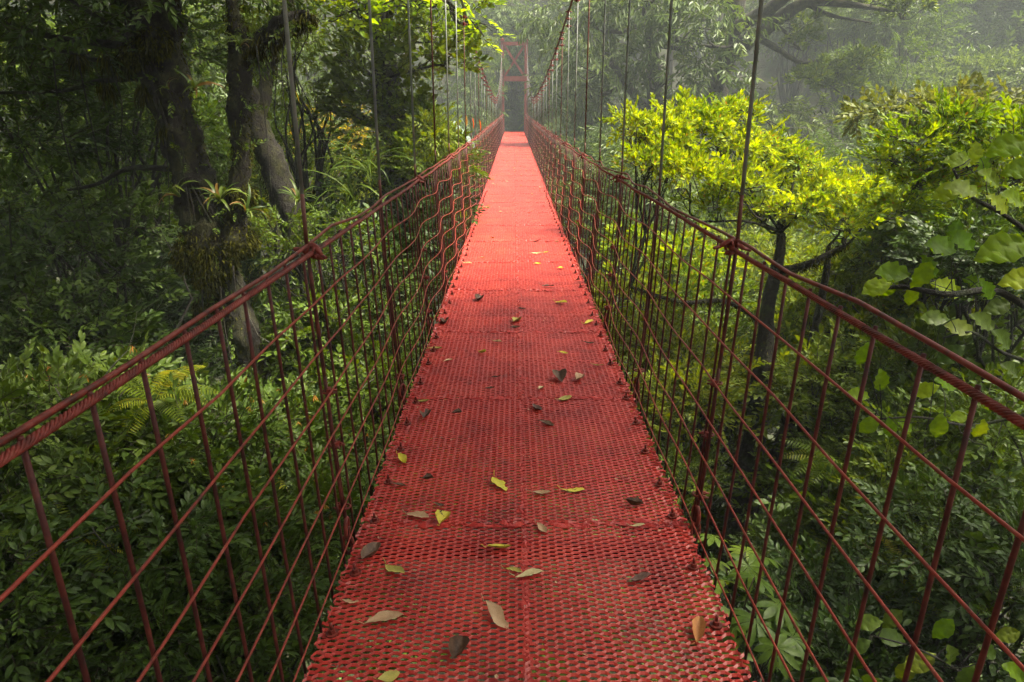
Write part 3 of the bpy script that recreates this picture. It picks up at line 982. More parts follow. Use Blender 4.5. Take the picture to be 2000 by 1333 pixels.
for path, r in (([(270, 95), (180, 82), (90, 70), (-40, 30)], 8), ([(265, 110), (190, 118), (120, 100), (20, 92)], 5), ([(290, 150), (190, 160), (120, 178), (-20, 182)], 6), ([(300, 100), (200, 40), (120, -10)], 6), ([(340, 330), (250, 330), (190, 360), (130, 372)], 6), ([(300, 60), (255, 30), (200, -30)], 9), ([(330, -60), (420, -90), (560, -120)], 20), ([(430, 520), (470, 570), (560, 520), (640, 470)], 5)):
    tube(mb, spline([pt(x, y, 8.8 + .3 * random.random()) for x, y in path], 14), np.linspace(M(r, 9), M(r * .45, 9), 14), 7)
mpart('branch', mb, MAT['bark_dark'])
moss_on(ms, c1, r1, 14000, .035, .005, .3)
moss_on(ms, c2, r2, 5000, .032, .005, .3)
moss_on(ms, c3, r3, 2200, .08, .005, .7)
lump_c = np.array([pt(385, 480, 8.75), pt(420, 500, 8.7), pt(470, 470, 8.8), pt(370, 500, 8.8), pt(410, 540, 8.75), pt(475, 380, 8.85), pt(262, 105, 8.7), pt(300, 80, 8.7), pt(400, 600, 8.9)])
moss_on(ms, lump_c, np.array([.24, .26, .18, .2, .2, .12, .13, .16, .14]), 9000, .05, .006, .4)
for q in [(240, 120), (210, 110), (280, 170), (205, 165), (150, 108), (330, 240)]:
    moss_on(ms, np.array([pt(q[0], q[1], 8.8)]), np.array([.05]), 150, .16, .005, 1.0)
kind(mpart('moss', ms, MAT['moss']), 'stuff')
mb = MB()
for q in range(16):
    i0 = int(rng.integers(8, 70)); i1 = min(len(c1) - 2, i0 + int(rng.integers(14, 34)))
    ii = np.arange(i0, i1)
    a = rng.uniform(-2.4, .2) + np.linspace(0, rng.normal(0, 1.6), len(ii))
    pp = c1[ii] + (r1[ii] * rng.uniform(1.0, 1.15))[:, None] * np.stack([np.cos(a), np.sin(a), 0 * a], 1)
    tube(mb, pp, np.linspace(.016, .009, len(ii)) * rng.uniform(.6, 1.5), 6)
for px, py, y, L in ((430, 560, 8.6, 1.3), (455, 520, 8.6, .9), (395, 560, 8.6, .8), (560, 60, 8.8, .9), (300, 190, 8.7, 1.5), (215, 130, 8.7, 1.1), (150, 110, 8.7, 1.7), (350, 300, 8.6, 1.4), (500, 90, 8.7, 1.8), (100, 90, 8.7, 2.4)):
    p0 = pt(px, py, y)
    tube(mb, spline([p0, p0 + [rng.normal(0, .06), rng.normal(0, .05), -L * .4], p0 + [rng.normal(0, .09), rng.normal(0, .05), -L]], 9), np.linspace(.011, .004, 9), 5)
mpart('lianas', mb, MAT['bark_dark'])
fb = MB()
for cc, rr_, n_ in ((c1, r1, 130), (c2, r2, 45), (c3, r3, 25)):
    ii = rng.integers(0, len(cc), n_)
    d_ = nrm(rng.normal(0, 1, (n_, 3)) + [.2, -.6, 0])
    scatter(fb, TW['small'], cc[ii] + d_ * (rr_[ii] * .95)[:, None], d_ + [0, 0, -.3], rng.uniform(.45, .9, n_), .8)
mpart('climbing_leaves', fb, [G['mid'], MAT['twig']])
fb = MB()
rng = np.random.default_rng(31)
pads = PX([(100, 40, 8.6, 130, 90), (30, 160, 8.8, 90, 70), (200, -40, 8.6, 140, 70), (170, 190, 9.4, 70, 50), (470, -60, 9, 120, 60), (60, 270, 9.2, 70, 60)])
foliage(fb, 'small', pads, 18, 1.35, .1, .5)
mpart('hanging_foliage', fb, [G['dark'], MAT['twig']])
fb, tb = MB(), MB()
shade_canopy = [((-1.0, 13.5, 11), (3.0, 2.4, 1.3)), ((-10, 8, 9.5), (3.4, 3.4, 1.5)), ((-10.5, 13.5, 10.5), (3.4, 3.2, 1.5)), ((-4.5, 13.0, 11), (3.0, 2.6, 1.3)), ((-5.5, 7.5, 9.0), (3.4, 3.2, 1.5)), ((-1.8, 9.0, 10.0), (3.2, 3.0, 1.4)), ((-3.5, 4.0, 9.0), (3.2, 3.0, 1.4)), ((-.2, 4.8, 10.2), (2.4, 2.6, 1.3)), ((-7.5, 11.5, 10), (3.2, 3.0, 1.5))]  # crown pads out of view, laid out to shade the near bridge and left side
foliage(fb, 'far', shade_canopy, 8, .8)
limbs(tb, c1[:6], shade_canopy, .16, 5)
mpart('crown', fb, [G['dark'], MAT['twig']])
mpart('limbs', tb, MAT['bark_dark'])
# third trunk behind
tree('mossy_tree', 'slimmer mossy trunk leaning to the right just behind the big mossy tree', 'small', 'mid',
     PX([(560, 60, 11.5, 60, 40), (600, -40, 11.5, 90, 50)]),
     [([W(485, 170, 11), W(500, 240, 11), W(520, 300, 11), W(550, 380, 11), W(585, 470, 11), W(618, 590, 11), W(648, 700, 11), W(670, 850, 11), W(690, 1000, 11)], [M(q, 11.3) for q in (12, 18, 24, 26, 26, 24, 24, 26, 28)]), ([W(500, 240, 11), W(530, 120, 11.3), W(560, 20, 11.5), W(580, -120, 11.6)], [M(q, 11.3) for q in (14, 9, 8, 8)])],
     20, 1.1, 'bark_moss', .03, 4, moss=3500, lump=.45)

# ------------------------------------------------------------------ bromeliads and other strap-leaved plants
def strap(L, wd, bend, twist=0.0, n=7):
    t = np.linspace(0, 1, n)
    ang = math.radians(72) - bend * t
    x = np.concatenate([[0], np.cumsum(np.cos(ang[:-1]) * L / (n - 1))])
    z = np.concatenate([[0], np.cumsum(np.sin(ang[:-1]) * L / (n - 1))])
    hw = wd / 2 * np.clip(np.minimum(1, (1 - t) * 2.2) ** .8, .03, 1) * (0.75 + .25 * t)
    v = []
    for i in range(n):
        v += [(x[i], hw[i], z[i] + hw[i] * .35), (x[i], 0, z[i]), (x[i], -hw[i], z[i] + hw[i] * .35)]
    f = []
    for i in range(n - 1):
        a = 3 * i
        f += [(a, a + 1, a + 4), (a, a + 4, a + 3), (a + 1, a + 2, a + 5), (a + 1, a + 5, a + 4)]
    return np.array(v), f
def strap_mesh(L, wd, bend, mat, rv):
    v, f = strap(L, wd, bend)
    return MB().add(v, f, 0, True, np.full(len(v), rv)).mesh('leaf', mat)
BR = [strap_mesh(.42, .045, b, G['brom'], rv) for b, rv in ((1.3, .2), (1.8, .4), (2.4, .6), (2.9, .8), (2.1, 1.0), (1.5, .5))]
ST = [strap_mesh(1.0, .035, b, G['mid'], rv) for b, rv in ((1.4, .1), (2.0, .3), (2.6, .5), (3.0, .2))]
def rosette(name, loc, n, s, label, meshes, tilt=(0, 0), cat='bromeliad', group=None):
    o = tag(empty(name, loc), label, cat, group)
    o.rotation_euler = (tilt[0], tilt[1], 0)
    for i in range(n):
        q = put('leaf', meshes[random.randrange(len(meshes))], o, (0, 0, 0), (random.gauss(0, .12), random.gauss(0, .12) + .15, i * 2.4 + random.gauss(0, .2)), s * random.uniform(.7, 1.15))
    return o
gb = 'bromeliads growing on the mossy trunks'
rosette('bromeliad', W(378, 178, 8.4), 12, .85, 'bromeliad with long drooping pale leaves high on the big mossy trunk', BR, (.5, .5), group=gb)
rosette('bromeliad', W(468, 92, 8.5), 16, .55, 'spiky brownish bromeliad at the top of the slim second stem', BR, (.2, .2), group=gb)
rosette('bromeliad', W(430, 395, 8.4), 14, 1.0, 'large bromeliad with reddish leaves on the bulge of the mossy trunk', BR, (.3, .1), group=gb)
rosette('bromeliad', W(478, 415, 8.4), 11, .85, 'green arching bromeliad at the right edge of the trunk bulge', BR, (.2, .7), group=gb)
rosette('bromeliad', W(352, 385, 8.5), 8, .9, 'thin bromeliad with narrow pale leaves at the left of the trunk bulge', BR, (.3, -.7), group=gb)
rosette('bromeliad', W(582, 395, 10.5), 18, .9, 'full green bromeliad rosette on the slim leaning trunk beside the hanger', BR, (.35, .2), group=gb)
rosette('bromeliad', W(622, 615, 10.3), 13, .95, 'yellowish arching bromeliad low on the slim leaning trunk below the rail', BR, (.4, .3), group=gb)
rosette('bromeliad', W(330, 175, 8.5), 9, .5, 'small thin bromeliad on the left side of the big mossy trunk', BR, (.3, -.6), group=gb)
gs = 'strap-leaved plants hanging under the vine-covered tree'
rosette('strap_plant', W(725, 345, 11.2), 26, 1.0, 'dark strap-leaved plant arching beside the second left hanger', ST, (.2, -.2), 'plant', gs)
rosette('strap_plant', W(690, 385, 11.0), 22, .95, 'lower dark strap-leaved plant with long drooping blades left of the hanger', ST, (.2, -.4), 'plant', gs)
rosette('strap_plant', W(770, 400, 11.6), 18, .8, 'strap-leaved plant half hidden just behind the left handrail', ST, (.2, .1), 'plant', gs)

# ------------------------------------------------------------------ left: the wall of dark forest
gl = 'trees crowding the left of the bridge'
rng = np.random.default_rng(41)
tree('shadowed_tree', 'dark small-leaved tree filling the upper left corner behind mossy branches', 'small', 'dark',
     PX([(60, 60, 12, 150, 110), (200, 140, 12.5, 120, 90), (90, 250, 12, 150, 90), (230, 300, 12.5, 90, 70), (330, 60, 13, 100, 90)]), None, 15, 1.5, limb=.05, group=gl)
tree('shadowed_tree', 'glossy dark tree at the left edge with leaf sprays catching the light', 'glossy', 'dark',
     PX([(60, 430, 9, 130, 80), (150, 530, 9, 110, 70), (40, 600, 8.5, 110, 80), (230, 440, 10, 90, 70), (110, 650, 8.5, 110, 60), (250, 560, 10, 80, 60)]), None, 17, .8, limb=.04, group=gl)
tree('shadowed_tree', 'mid-green tree glimpsed through the gaps left of the mossy trunk', 'small', 'mid',
     PX([(190, 260, 16, 130, 90), (260, 380, 16, 100, 80), (120, 380, 16, 120, 90), (300, 480, 15, 90, 80), (220, 180, 17, 110, 80)]), None, 12, 1.7, limb=.05, group=gl)
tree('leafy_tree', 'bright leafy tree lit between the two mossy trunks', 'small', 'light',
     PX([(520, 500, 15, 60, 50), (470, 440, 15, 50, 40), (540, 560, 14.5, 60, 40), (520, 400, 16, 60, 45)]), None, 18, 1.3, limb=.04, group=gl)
tree('leafy_tree', 'tree with light hanging leaves above the first left hanger', 'hang', 'light',
     PX([(560, 120, 12.5, 50, 40), (610, 60, 12, 55, 40), (590, 190, 13, 55, 40), (540, 30, 12.5, 60, 40), (640, 160, 13, 40, 35)]), None, 12, .75, limb=.03, group=gl)
tree('leafy_tree', 'mid-green small-leaved tree behind the slim leaning trunk', 'small', 'mid',
     PX([(540, 270, 14, 70, 50), (590, 300, 14, 60, 50), (620, 380, 13.5, 60, 50), (560, 350, 14.5, 70, 60), (650, 260, 16, 60, 60)]), None, 17, 1.2, limb=.04, group=gl)
tree('leafy_tree', 'fine-leaved shrubby tree just above the left handrail near the knot', 'small', 'mid',
     PX([(560, 450, 9.6, 60, 35), (640, 440, 9.5, 50, 40), (600, 500, 9.4, 60, 35), (680, 470, 9.8, 50, 40)]), None, 30, .9, limb=.02, group=gl)
bush('gold1', W(655, 325, 19), 1.0, 'golden yellow bush glowing behind the strap-leaved plants', 'golden_bush', 'bush')
bush('light3', W(640, 380, 17), 1.1, 'pale green bush just below the golden yellow bush', 'bush', 'bush')

for key, px, py, y, sc, lab in (
    ('grey3', 90, 120, 22, 1.1, 'dim tree far behind the upper left branches'), ('grey3', 330, 180, 23, 1.1, 'dim tree showing between the left branches and the big trunk'),
    ('dark2', 420, 260, 19, 1.6, 'soft green tree right behind the fork of the mossy trunks'), ('dark2', 250, 420, 20, 1.9, 'dim fine-leaved tree low behind the left branches'),
    ('grey3', 430, 90, 24, 1.0, 'pale tree high behind the fork of the mossy trunks'), ('mid2', 480, 340, 18, 1.5, 'leafy bush behind the slim second stem'),
    ('grey3', 60, 380, 20, 1.0, 'dim tree behind the glossy tree at the left edge'), ('grey3', 560, 380, 24, .9, 'misty bush behind the full bromeliad rosette'),
    ('dark2', -15, 560, 14, 1.7, 'shaded bush at the extreme left edge behind the glossy tree'), ('dark2', 380, 620, 13, 1.5, 'shaded bush behind the lower mossy trunk')):
    bush(key, W(px, py, y), sc, lab, 'background_tree', 'tree', 'trees deep behind the mossy tree')

# vine-covered tree
rng = np.random.default_rng(43)
tree('vine_covered_tree', 'tree smothered in round-leaved climbers beside the left main cable', 'round', 'mid',
     PX([(760, 50, 13, 75, 55, .9), (715, 120, 13, 55, 45, .7), (810, 110, 13, 55, 45, .7), (745, 180, 13, 65, 45, .7), (690, 215, 13, 45, 40, .6), (800, 210, 13, 45, 40, .6), (730, 255, 13, 50, 35, .6), (850, 60, 12.8, 55, 40, .7), (870, 120, 12.6, 40, 28, .5)]),
     [([W(742, -160, 13.3), W(748, 60, 13.3), W(758, 180, 13.3), W(768, 300, 13.3), W(772, 420, 13.3), W(770, 560, 13.3), W(765, 760, 13.3)], [M(q, 13.5) for q in (18, 20, 24, 28, 30, 34, 40)])],
     13, .95, 'bark_dark', .03, 5, lump=.3, moss=2500)
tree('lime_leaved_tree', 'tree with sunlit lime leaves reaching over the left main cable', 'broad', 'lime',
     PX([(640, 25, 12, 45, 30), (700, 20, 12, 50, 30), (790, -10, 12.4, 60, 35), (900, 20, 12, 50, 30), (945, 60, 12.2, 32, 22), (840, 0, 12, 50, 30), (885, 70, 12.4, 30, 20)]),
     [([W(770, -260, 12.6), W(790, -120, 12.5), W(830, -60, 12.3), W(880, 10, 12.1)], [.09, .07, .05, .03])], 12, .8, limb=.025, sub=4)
bush('light1', W(828, 300, 12.2), .62, 'bright green leafy shrub at the foot of the vine-covered tree', 'shrub')
bush('mid1', W(795, 330, 12.6), .8, 'dark-centred leafy shrub behind the second left hanger', 'shrub')
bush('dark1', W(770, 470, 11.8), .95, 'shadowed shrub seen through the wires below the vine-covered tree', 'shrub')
bush('mid3', W(800, 540, 12.5), .9, 'broad-leaved shrub seen through the far left railing wires', 'shrub')
bush('dark2', W(730, 620, 10.5), 1.0, 'dark fine-leaved shrub low behind the left railing wires', 'shrub')

# lower left shrubs
gl2 = 'shrubs under the left railing'
for key, px, py, y, s, lab in (
    ('young1', 215, 850, 6.6, .80, 'glossy shrub with amber young shoots under the left handrail cable'),
    ('young1', 430, 890, 7.4, .75, 'glossy shrub with hanging amber leaves below the big mossy trunk'),
    ('young2', 60, 960, 5.4, .80, 'dark glossy shrub at the left edge just under the handrail'),
    ('young2', 330, 980, 5.9, .80, 'wet shiny shrub in the middle of the lower left behind the wires'),
    ('young1', 560, 900, 7.6, .75, 'amber-tipped shrub right of the others, close to the deck edge'),
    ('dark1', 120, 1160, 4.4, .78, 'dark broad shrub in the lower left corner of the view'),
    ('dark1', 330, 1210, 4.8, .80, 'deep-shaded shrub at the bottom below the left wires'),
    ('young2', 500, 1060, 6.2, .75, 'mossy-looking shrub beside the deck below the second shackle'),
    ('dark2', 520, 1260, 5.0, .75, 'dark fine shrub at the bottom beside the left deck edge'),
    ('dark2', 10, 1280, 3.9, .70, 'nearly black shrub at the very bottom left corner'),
    ('mid1', 640, 760, 9.0, .85, 'mid-green shrub behind the first left hanger tail'),
    ('mid2', 620, 700, 10.5, 1.0, 'fine-leaved shrub behind the left wires near the slim mossy trunk'),
    ('dark2', 270, 720, 11.8, 1.2, 'black-shadowed shrub in the hollow left of the mossy trunk'),
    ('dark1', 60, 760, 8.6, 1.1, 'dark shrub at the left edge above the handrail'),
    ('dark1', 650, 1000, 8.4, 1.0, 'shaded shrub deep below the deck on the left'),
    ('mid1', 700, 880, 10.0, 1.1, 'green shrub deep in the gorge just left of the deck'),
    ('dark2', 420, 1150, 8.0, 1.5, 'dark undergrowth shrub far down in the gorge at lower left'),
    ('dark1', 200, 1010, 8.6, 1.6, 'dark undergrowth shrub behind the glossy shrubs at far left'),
):
    bush(key, W(px, py, y), s, lab, 'shrub', 'shrub', gl2)

# ------------------------------------------------------------------ right: the yellow-green tree
rng = np.random.default_rng(51)
yp = PX([(1290, 265, 10.5, 62, 26, .6), (1385, 250, 10.8, 70, 30, .7), (1460, 290, 10.4, 62, 26, .6), (1270, 320, 10.0, 50, 22, .5), (1350, 345, 9.8, 70, 26, .6), (1440, 360, 9.6, 60, 26, .5), (1545, 335, 10.4, 62, 26, .6), (1610, 375, 10.0, 62, 26, .6), (1690, 412, 9.8, 44, 20, .5), (1560, 410, 9.6, 60, 22, .5), (1490, 420, 10.6, 60, 22, .5), (1640, 440, 9.6, 50, 18, .5), (1240, 245, 10.6, 36, 18, .5), (1330, 232, 11, 50, 22, .6), (1425, 225, 11, 44, 20, .6), (1655, 365, 10.4, 50, 20, .5), (1715, 395, 10.2, 36, 18, .4), (1510, 300, 10.8, 50, 24, .6), (1310, 300, 10.3, 56, 24, .6), (1400, 400, 10.0, 56, 20, .5)])
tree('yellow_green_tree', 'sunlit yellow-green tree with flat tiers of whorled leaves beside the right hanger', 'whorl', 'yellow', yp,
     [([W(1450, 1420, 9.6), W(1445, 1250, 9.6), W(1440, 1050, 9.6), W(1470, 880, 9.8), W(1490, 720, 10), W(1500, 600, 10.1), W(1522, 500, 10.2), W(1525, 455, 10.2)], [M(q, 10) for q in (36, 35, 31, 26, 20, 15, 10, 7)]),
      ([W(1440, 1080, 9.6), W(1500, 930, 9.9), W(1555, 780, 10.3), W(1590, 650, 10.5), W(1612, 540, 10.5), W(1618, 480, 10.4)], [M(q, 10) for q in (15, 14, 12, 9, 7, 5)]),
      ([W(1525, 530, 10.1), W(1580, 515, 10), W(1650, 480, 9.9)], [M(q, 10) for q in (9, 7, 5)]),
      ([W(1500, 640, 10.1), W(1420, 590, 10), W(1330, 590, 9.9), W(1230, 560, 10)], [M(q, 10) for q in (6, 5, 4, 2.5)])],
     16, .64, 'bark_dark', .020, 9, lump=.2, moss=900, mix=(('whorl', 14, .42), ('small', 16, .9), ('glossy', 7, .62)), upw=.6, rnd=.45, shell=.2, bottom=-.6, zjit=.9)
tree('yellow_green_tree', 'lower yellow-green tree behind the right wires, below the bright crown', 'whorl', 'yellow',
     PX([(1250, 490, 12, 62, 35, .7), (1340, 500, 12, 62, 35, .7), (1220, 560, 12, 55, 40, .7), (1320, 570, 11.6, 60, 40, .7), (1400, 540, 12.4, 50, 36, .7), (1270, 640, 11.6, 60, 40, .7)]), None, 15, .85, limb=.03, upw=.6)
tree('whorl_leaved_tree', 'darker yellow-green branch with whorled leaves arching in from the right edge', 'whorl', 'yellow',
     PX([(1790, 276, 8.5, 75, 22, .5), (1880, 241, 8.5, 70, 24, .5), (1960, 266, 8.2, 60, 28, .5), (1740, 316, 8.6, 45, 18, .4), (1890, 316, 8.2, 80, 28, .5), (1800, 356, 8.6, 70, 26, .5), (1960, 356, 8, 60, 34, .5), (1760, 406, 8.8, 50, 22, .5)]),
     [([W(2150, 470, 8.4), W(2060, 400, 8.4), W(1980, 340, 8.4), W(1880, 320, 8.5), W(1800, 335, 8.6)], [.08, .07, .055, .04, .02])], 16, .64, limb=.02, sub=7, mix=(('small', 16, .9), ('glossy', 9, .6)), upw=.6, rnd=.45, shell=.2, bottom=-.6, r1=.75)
tree('olive_tree', 'flat olive-grey crown of broad leaves above the whorled branch at right', 'broad', 'olive',
     PX([(1740, 221, 14, 60, 18, .9), (1850, 211, 14, 80, 22, 1.0), (1960, 216, 14, 70, 26, 1.0), (1900, 241, 13.5, 80, 20, .9)]), None, 22, .85, limb=.03, upw=.0)

# branches of very large leaves reaching in from the right
def big_leaf(L, wd, rows=8):
    v, f = leaf(L, wd, rows, .22, .28, .58)
    n = rows
    # corrugate along the side veins
    for i in range(n):
        for j in (1, 3):
            v[j + 3 * i, 2] += .012 * (1 if i % 2 else -1) * L / .16
    v[:, 1] *= 1 + .012 * np.sin(v[:, 0] * 90)
    return v, f
BL = []
for rv in (.25, .5, .7, .9):
    v, f = big_leaf(.165, .105)
    BL.append(MB().add(v, f, 0, True, np.full(len(v), rv)).mesh('leaf', G['lime']))
BLd = []
for rv in (.2, .6, .9):
    v, f = big_leaf(.165, .10)
    BLd.append(MB().add(v, f, 0, True, np.full(len(v), rv)).mesh('leaf', G['mid']))
def leafy_branch(label, path, y, leaves, meshes, r=6, twig=True, name='big_leaved_branch', cat='branch', s0=1.0):
    o = tag(empty(name, W(*path[0], y)), label, cat, 'branches of large leaves at the right')
    off = np.array(o.location)
    mb = MB()
    P = spline([W(a, b, y + .12 * math.sin(i * 2)) for i, (a, b) in enumerate(path)], 22) - off
    tube(mb, P, np.linspace(M(r, y), M(r * .35, y), 22), 6)
    L = []
    for (px, py, ang, sz) in leaves:
        q = W(px, py, y + random.uniform(-.25, .25)) - off
        a = math.radians(ang)
        d = np.array([math.cos(a), random.uniform(-.35, .1), -math.sin(a)])
        b = q - nrm(d) * sz / F * y * .5
        near = P[np.argmin(np.linalg.norm(P - b, axis=1))]
        branch(mb, near, b, .004, .002, 4, .06, 5)
        L.append((b, d, sz))
    mb.build('twig', MAT['bark_dark'], o)
    for b, d, sz in L:
        x = nrm(d)
        up = np.array([random.gauss(0, .3), -.75, .65])
        z = nrm(up - np.dot(up, x) * x)
        yv = np.cross(z, x)
        from mathutils import Matrix
        e = Matrix(np.stack([x, yv, z], 1).tolist()).to_euler()
        put('leaf', random.choice(meshes), o, b, e, sz / F * y / .165)
    return o
leafy_branch('branch of big bright green leaves at the right edge above the handrail', [(2040, 480), (1960, 420), (1890, 380), (1860, 330)], 4.6,
    [(1880, 312, 190, 62), (1920, 320, 60, 55), (1965, 285, 330, 80), (1885, 368, 200, 66), (1855, 372, 160, 60), (1935, 345, 20, 60), (1990, 330, 340, 70), (1950, 395, 30, 55), (1905, 300, 280, 45), (1980, 385, 10, 60)], BL)
leafy_branch('branch of torn lime leaves spreading above the right handrail', [(2060, 640), (1950, 570), (1850, 575), (1760, 560), (1700, 570)], 4.8,
    [(1955, 485, 330, 110), (1990, 545, 340, 80), (1845, 480, 200, 70), (1865, 455, 300, 60), (1750, 530, 190, 70), (1715, 558, 170, 60), (1735, 560, 130, 50), (1800, 540, 300, 60), (1850, 560, 10, 70), (1910, 555, 20, 70), (1780, 575, 90, 45), (1930, 565, 40, 50), (1820, 520, 240, 55), (1885, 470, 220, 60)], BL, 9)
leafy_branch('twig of hanging bright leaves seen between the right railing bars', [(2040, 800), (1900, 830), (1800, 815), (1690, 820)], 4.2,
    [(1722, 742, 80, 52), (1688, 690, 110, 50), (1700, 828, 140, 50), (1738, 835, 80, 42), (1834, 830, 100, 55), (1915, 838, 95, 50), (1770, 830, 20, 45), (1870, 815, 340, 45), (1680, 770, 200, 48), (1850, 745, 10, 60), (1810, 760, 160, 55)], BL, 4)
leafy_branch('darker twig of large leaves under the lime branch at the right edge', [(2060, 720), (1960, 690), (1900, 650), (1840, 660)], 5.4,
    [(1880, 640, 200, 60), (1920, 625, 20, 60), (1860, 690, 150, 60), (1960, 660, 30, 65), (1900, 720, 60, 60), (1975, 720, 20, 60), (1830, 620, 190, 55), (1945, 600, 330, 60)], BLd, 5)
leafy_branch('low sprig of large green leaves in the bottom right corner', [(1990, 1420), (1900, 1330), (1800, 1270), (1700, 1240)], 3.4,
    [(1700, 1215, 180, 60), (1745, 1245, 200, 70), (1740, 1210, 300, 60), (1800, 1290, 160, 80), (1860, 1280, 60, 70), (1930, 1270, 20, 60), (1965, 1240, 330, 60), (1840, 1230, 300, 60), (1890, 1320, 120, 70), (1680, 1260, 160, 55), (1770, 1310, 130, 70), (1985, 1310, 20, 70)], BLd + BLd + BL[:1], 5)

# ------------------------------------------------------------------ right: shrubs and small trees below the railing
gr = 'shrubs under the right railing'
for key, px, py, y, s, lab in (
    ('light2', 1210, 690, 11.5, .9, 'light green whorl-leaved shrub close to the right deck edge behind the wires'),
    ('light3', 1300, 760, 10.0, .95, 'fine pale green shrub below the right wires near the second post'),
    ('mid2', 1390, 650, 12.5, 1.1, 'fine-leaved shrub left of the dark forked trunk'),
    ('light2', 1640, 640, 11.5, 1.0, 'bright whorled shrub just behind the right handrail beyond the knot'),
    ('yellow1', 1760, 600, 12.0, 1.1, 'yellowish shrub beyond the right handrail under the lime branch'),
    ('mid3', 1880, 800, 9.0, 1.0, 'broad-leaved shrub behind the last right railing bars'),
    ('light1', 1660, 780, 9.5, .95, 'leafy light green shrub right of the forked trunk'),
    ('mid2', 1780, 900, 8.0, .95, 'fine-leaved shrub low behind the right wires under the hanging twig'),
    ('mid1', 1940, 960, 6.6, .8, 'glossy green shrub at the right edge below the handrail'),
    ('mid2', 1300, 930, 8.8, .75, 'pale shrub beside the right deck edge near the twin rods'),
    ('mid1', 1640, 1010, 8.4, .8, 'mid-green shrub right of the dark trunk foot'),
    ('mid3', 1700, 1080, 7.0, .75, 'leafy shrub lit from above in the lower right'),
    ('mid2', 1840, 1080, 6.2, .75, 'fine dark shrub in the lower right behind the thick bars'),
    ('dark1', 1960, 1130, 5.2, .75, 'deep-shaded shrub at the right edge near the bottom'),
    ('dark1', 1610, 1200, 6.4, .72, 'shaded green shrub below the lower right wires'),
    ('dark1', 1700, 1290, 5.2, .75, 'dark shrub at the bottom right under the large-leaved sprig'),
    ('mid3', 1400, 1040, 11.8, .9, 'broad-leaved shrub directly behind the right shackle'),
    ('dark2', 1560, 1300, 5.8, .8, 'dark fine shrub at the bottom right of the deck'),
    ('mid2', 1380, 880, 12.6, 1.2, 'shrub deeper in the gorge right of the deck'),
    ('mid1', 1750, 760, 12.5, 1.4, 'large leafy shrub deeper behind the right railing'),
    ('dark1', 1620, 920, 12.8, 1.5, 'shadowed shrub deeper in the gorge behind the forked trunk'),
    ('mid2', 1900, 1000, 9.5, 1.5, 'shadowed fine shrub deeper behind the lower right bars'),
    ('dark2', 1500, 1150, 12.2, 1.5, 'dark undergrowth shrub far below the right wires'),
    ('light3', 1480, 560, 17, 1.5, 'hazy light green shrub behind the branches of the yellow-green tree'),
    ('mid2', 1700, 540, 18, 1.7, 'hazy shrub in the gap beyond the right handrail'),
    ('mid2', 1960, 620, 14, 1.6, 'shaded bush beyond the large leaves at the right edge'),
    ('grey3', 1180, 420, 22, .75, 'grey-green hanging-leaved bush right of the far deck'),
    ('grey2', 1185, 330, 26, .75, 'pale drooping bush right of the far railing'),
    ('grey1', 1240, 400, 19, .6, 'drooping grey bush behind the second right hanger'),
    ('grey3', 1420, 420, 22, .9, 'misty drooping bush behind the yellow-green crown'),
    ('grey2', 1330, 430, 24, .9, 'misty bush left of the yellow-green tree trunk'),
    ('mid1', 1890, 430, 10.5, .85, 'leafy dark green shrub filling in behind the arching whorled branch'),
    ('dark1', 1975, 540, 8.6, .85, 'dark leafy shrub at the right edge behind the big lime leaves'),
    ('mid3', 1800, 490, 11.5, .85, 'broad-leaved shrub between the grey trunk and the lime branch'),
    ('dark2', 1950, 400, 12, 1.2, 'dark fine-leaved bush at the right edge behind the whorled branch'),
    ('mid2', 1290, 520, 18, 1.4, 'deep green bush low behind the right railing wires'),
):
    bush(key, W(px, py, y), s, lab, 'shrub', 'shrub', gr)
tree('grey_trunked_tree', 'straight grey trunk standing in the shrubs behind the right railing bars', 'glossy', 'mid',
     PX([(1800, 470, 12, 80, 40, .8), (1700, 470, 12.5, 60, 35, .7), (1880, 500, 12, 70, 45, .7)]),
     [([W(1755, 1150, 11.8), W(1765, 950, 11.8), W(1775, 750, 11.8), W(1785, 600, 11.8), W(1795, 500, 11.8)], [M(q, 12) for q in (26, 22, 19, 16, 10)])], 14, .85, 'bark_grey', .03, 6, lump=.12)
# umbrella-leaved plants beside the deck
def palmate(rv):
    mb = MB()
    for i in range(9):
        a = -2.4 + i * .6
        v, f = leaf(.26 * (1 - .06 * abs(i - 4)), .07, 6, .2, .35, .65)
        v = v @ rot('z', a).T
        mb.add(v, f, 0, True, np.full(len(v), rv))
    return mb.mesh('leaf', G['mid'])
PA = [palmate(.2), palmate(.45), palmate(.7)]
for px, py, y, n, s, lab in ((1450, 1165, 5.0, 7, 1.0, 'umbrella-leaved plant with finger-like leaflets beside the right deck edge'), (1440, 1085, 6.0, 5, .9, 'second umbrella-leaved plant just above, behind the right shackle'), (1490, 1250, 4.6, 5, .8, 'umbrella-leaved plant at the bottom right of the deck')):
    o = tag(empty('umbrella_leaved_plant', W(px, py, y) + np.array([0, 0, -.9])), lab, 'plant', 'umbrella-leaved plants by the deck')
    mb = MB()
    tube(mb, spline([(0, 0, -1.2), (.03, 0, -.4), (0, 0, .55)], 8), .018, 7)
    L = []
    for i in range(n):
        a = i * 2.4
        tip = np.array([math.cos(a) * .28 * s, math.sin(a) * .28 * s, .9 + random.uniform(-.12, .15)])
        tube(mb, spline([(0, 0, .5), tip * [.5, .5, .9], tip], 6), .006, 5)
        L.append((tip, a))
    mb.build('stem', MAT['twig'], o)
    for tip, a in L:
        put('leaf', random.choice(PA), o, tip, (random.gauss(0, .25), .25 + random.gauss(0, .2), a), s)

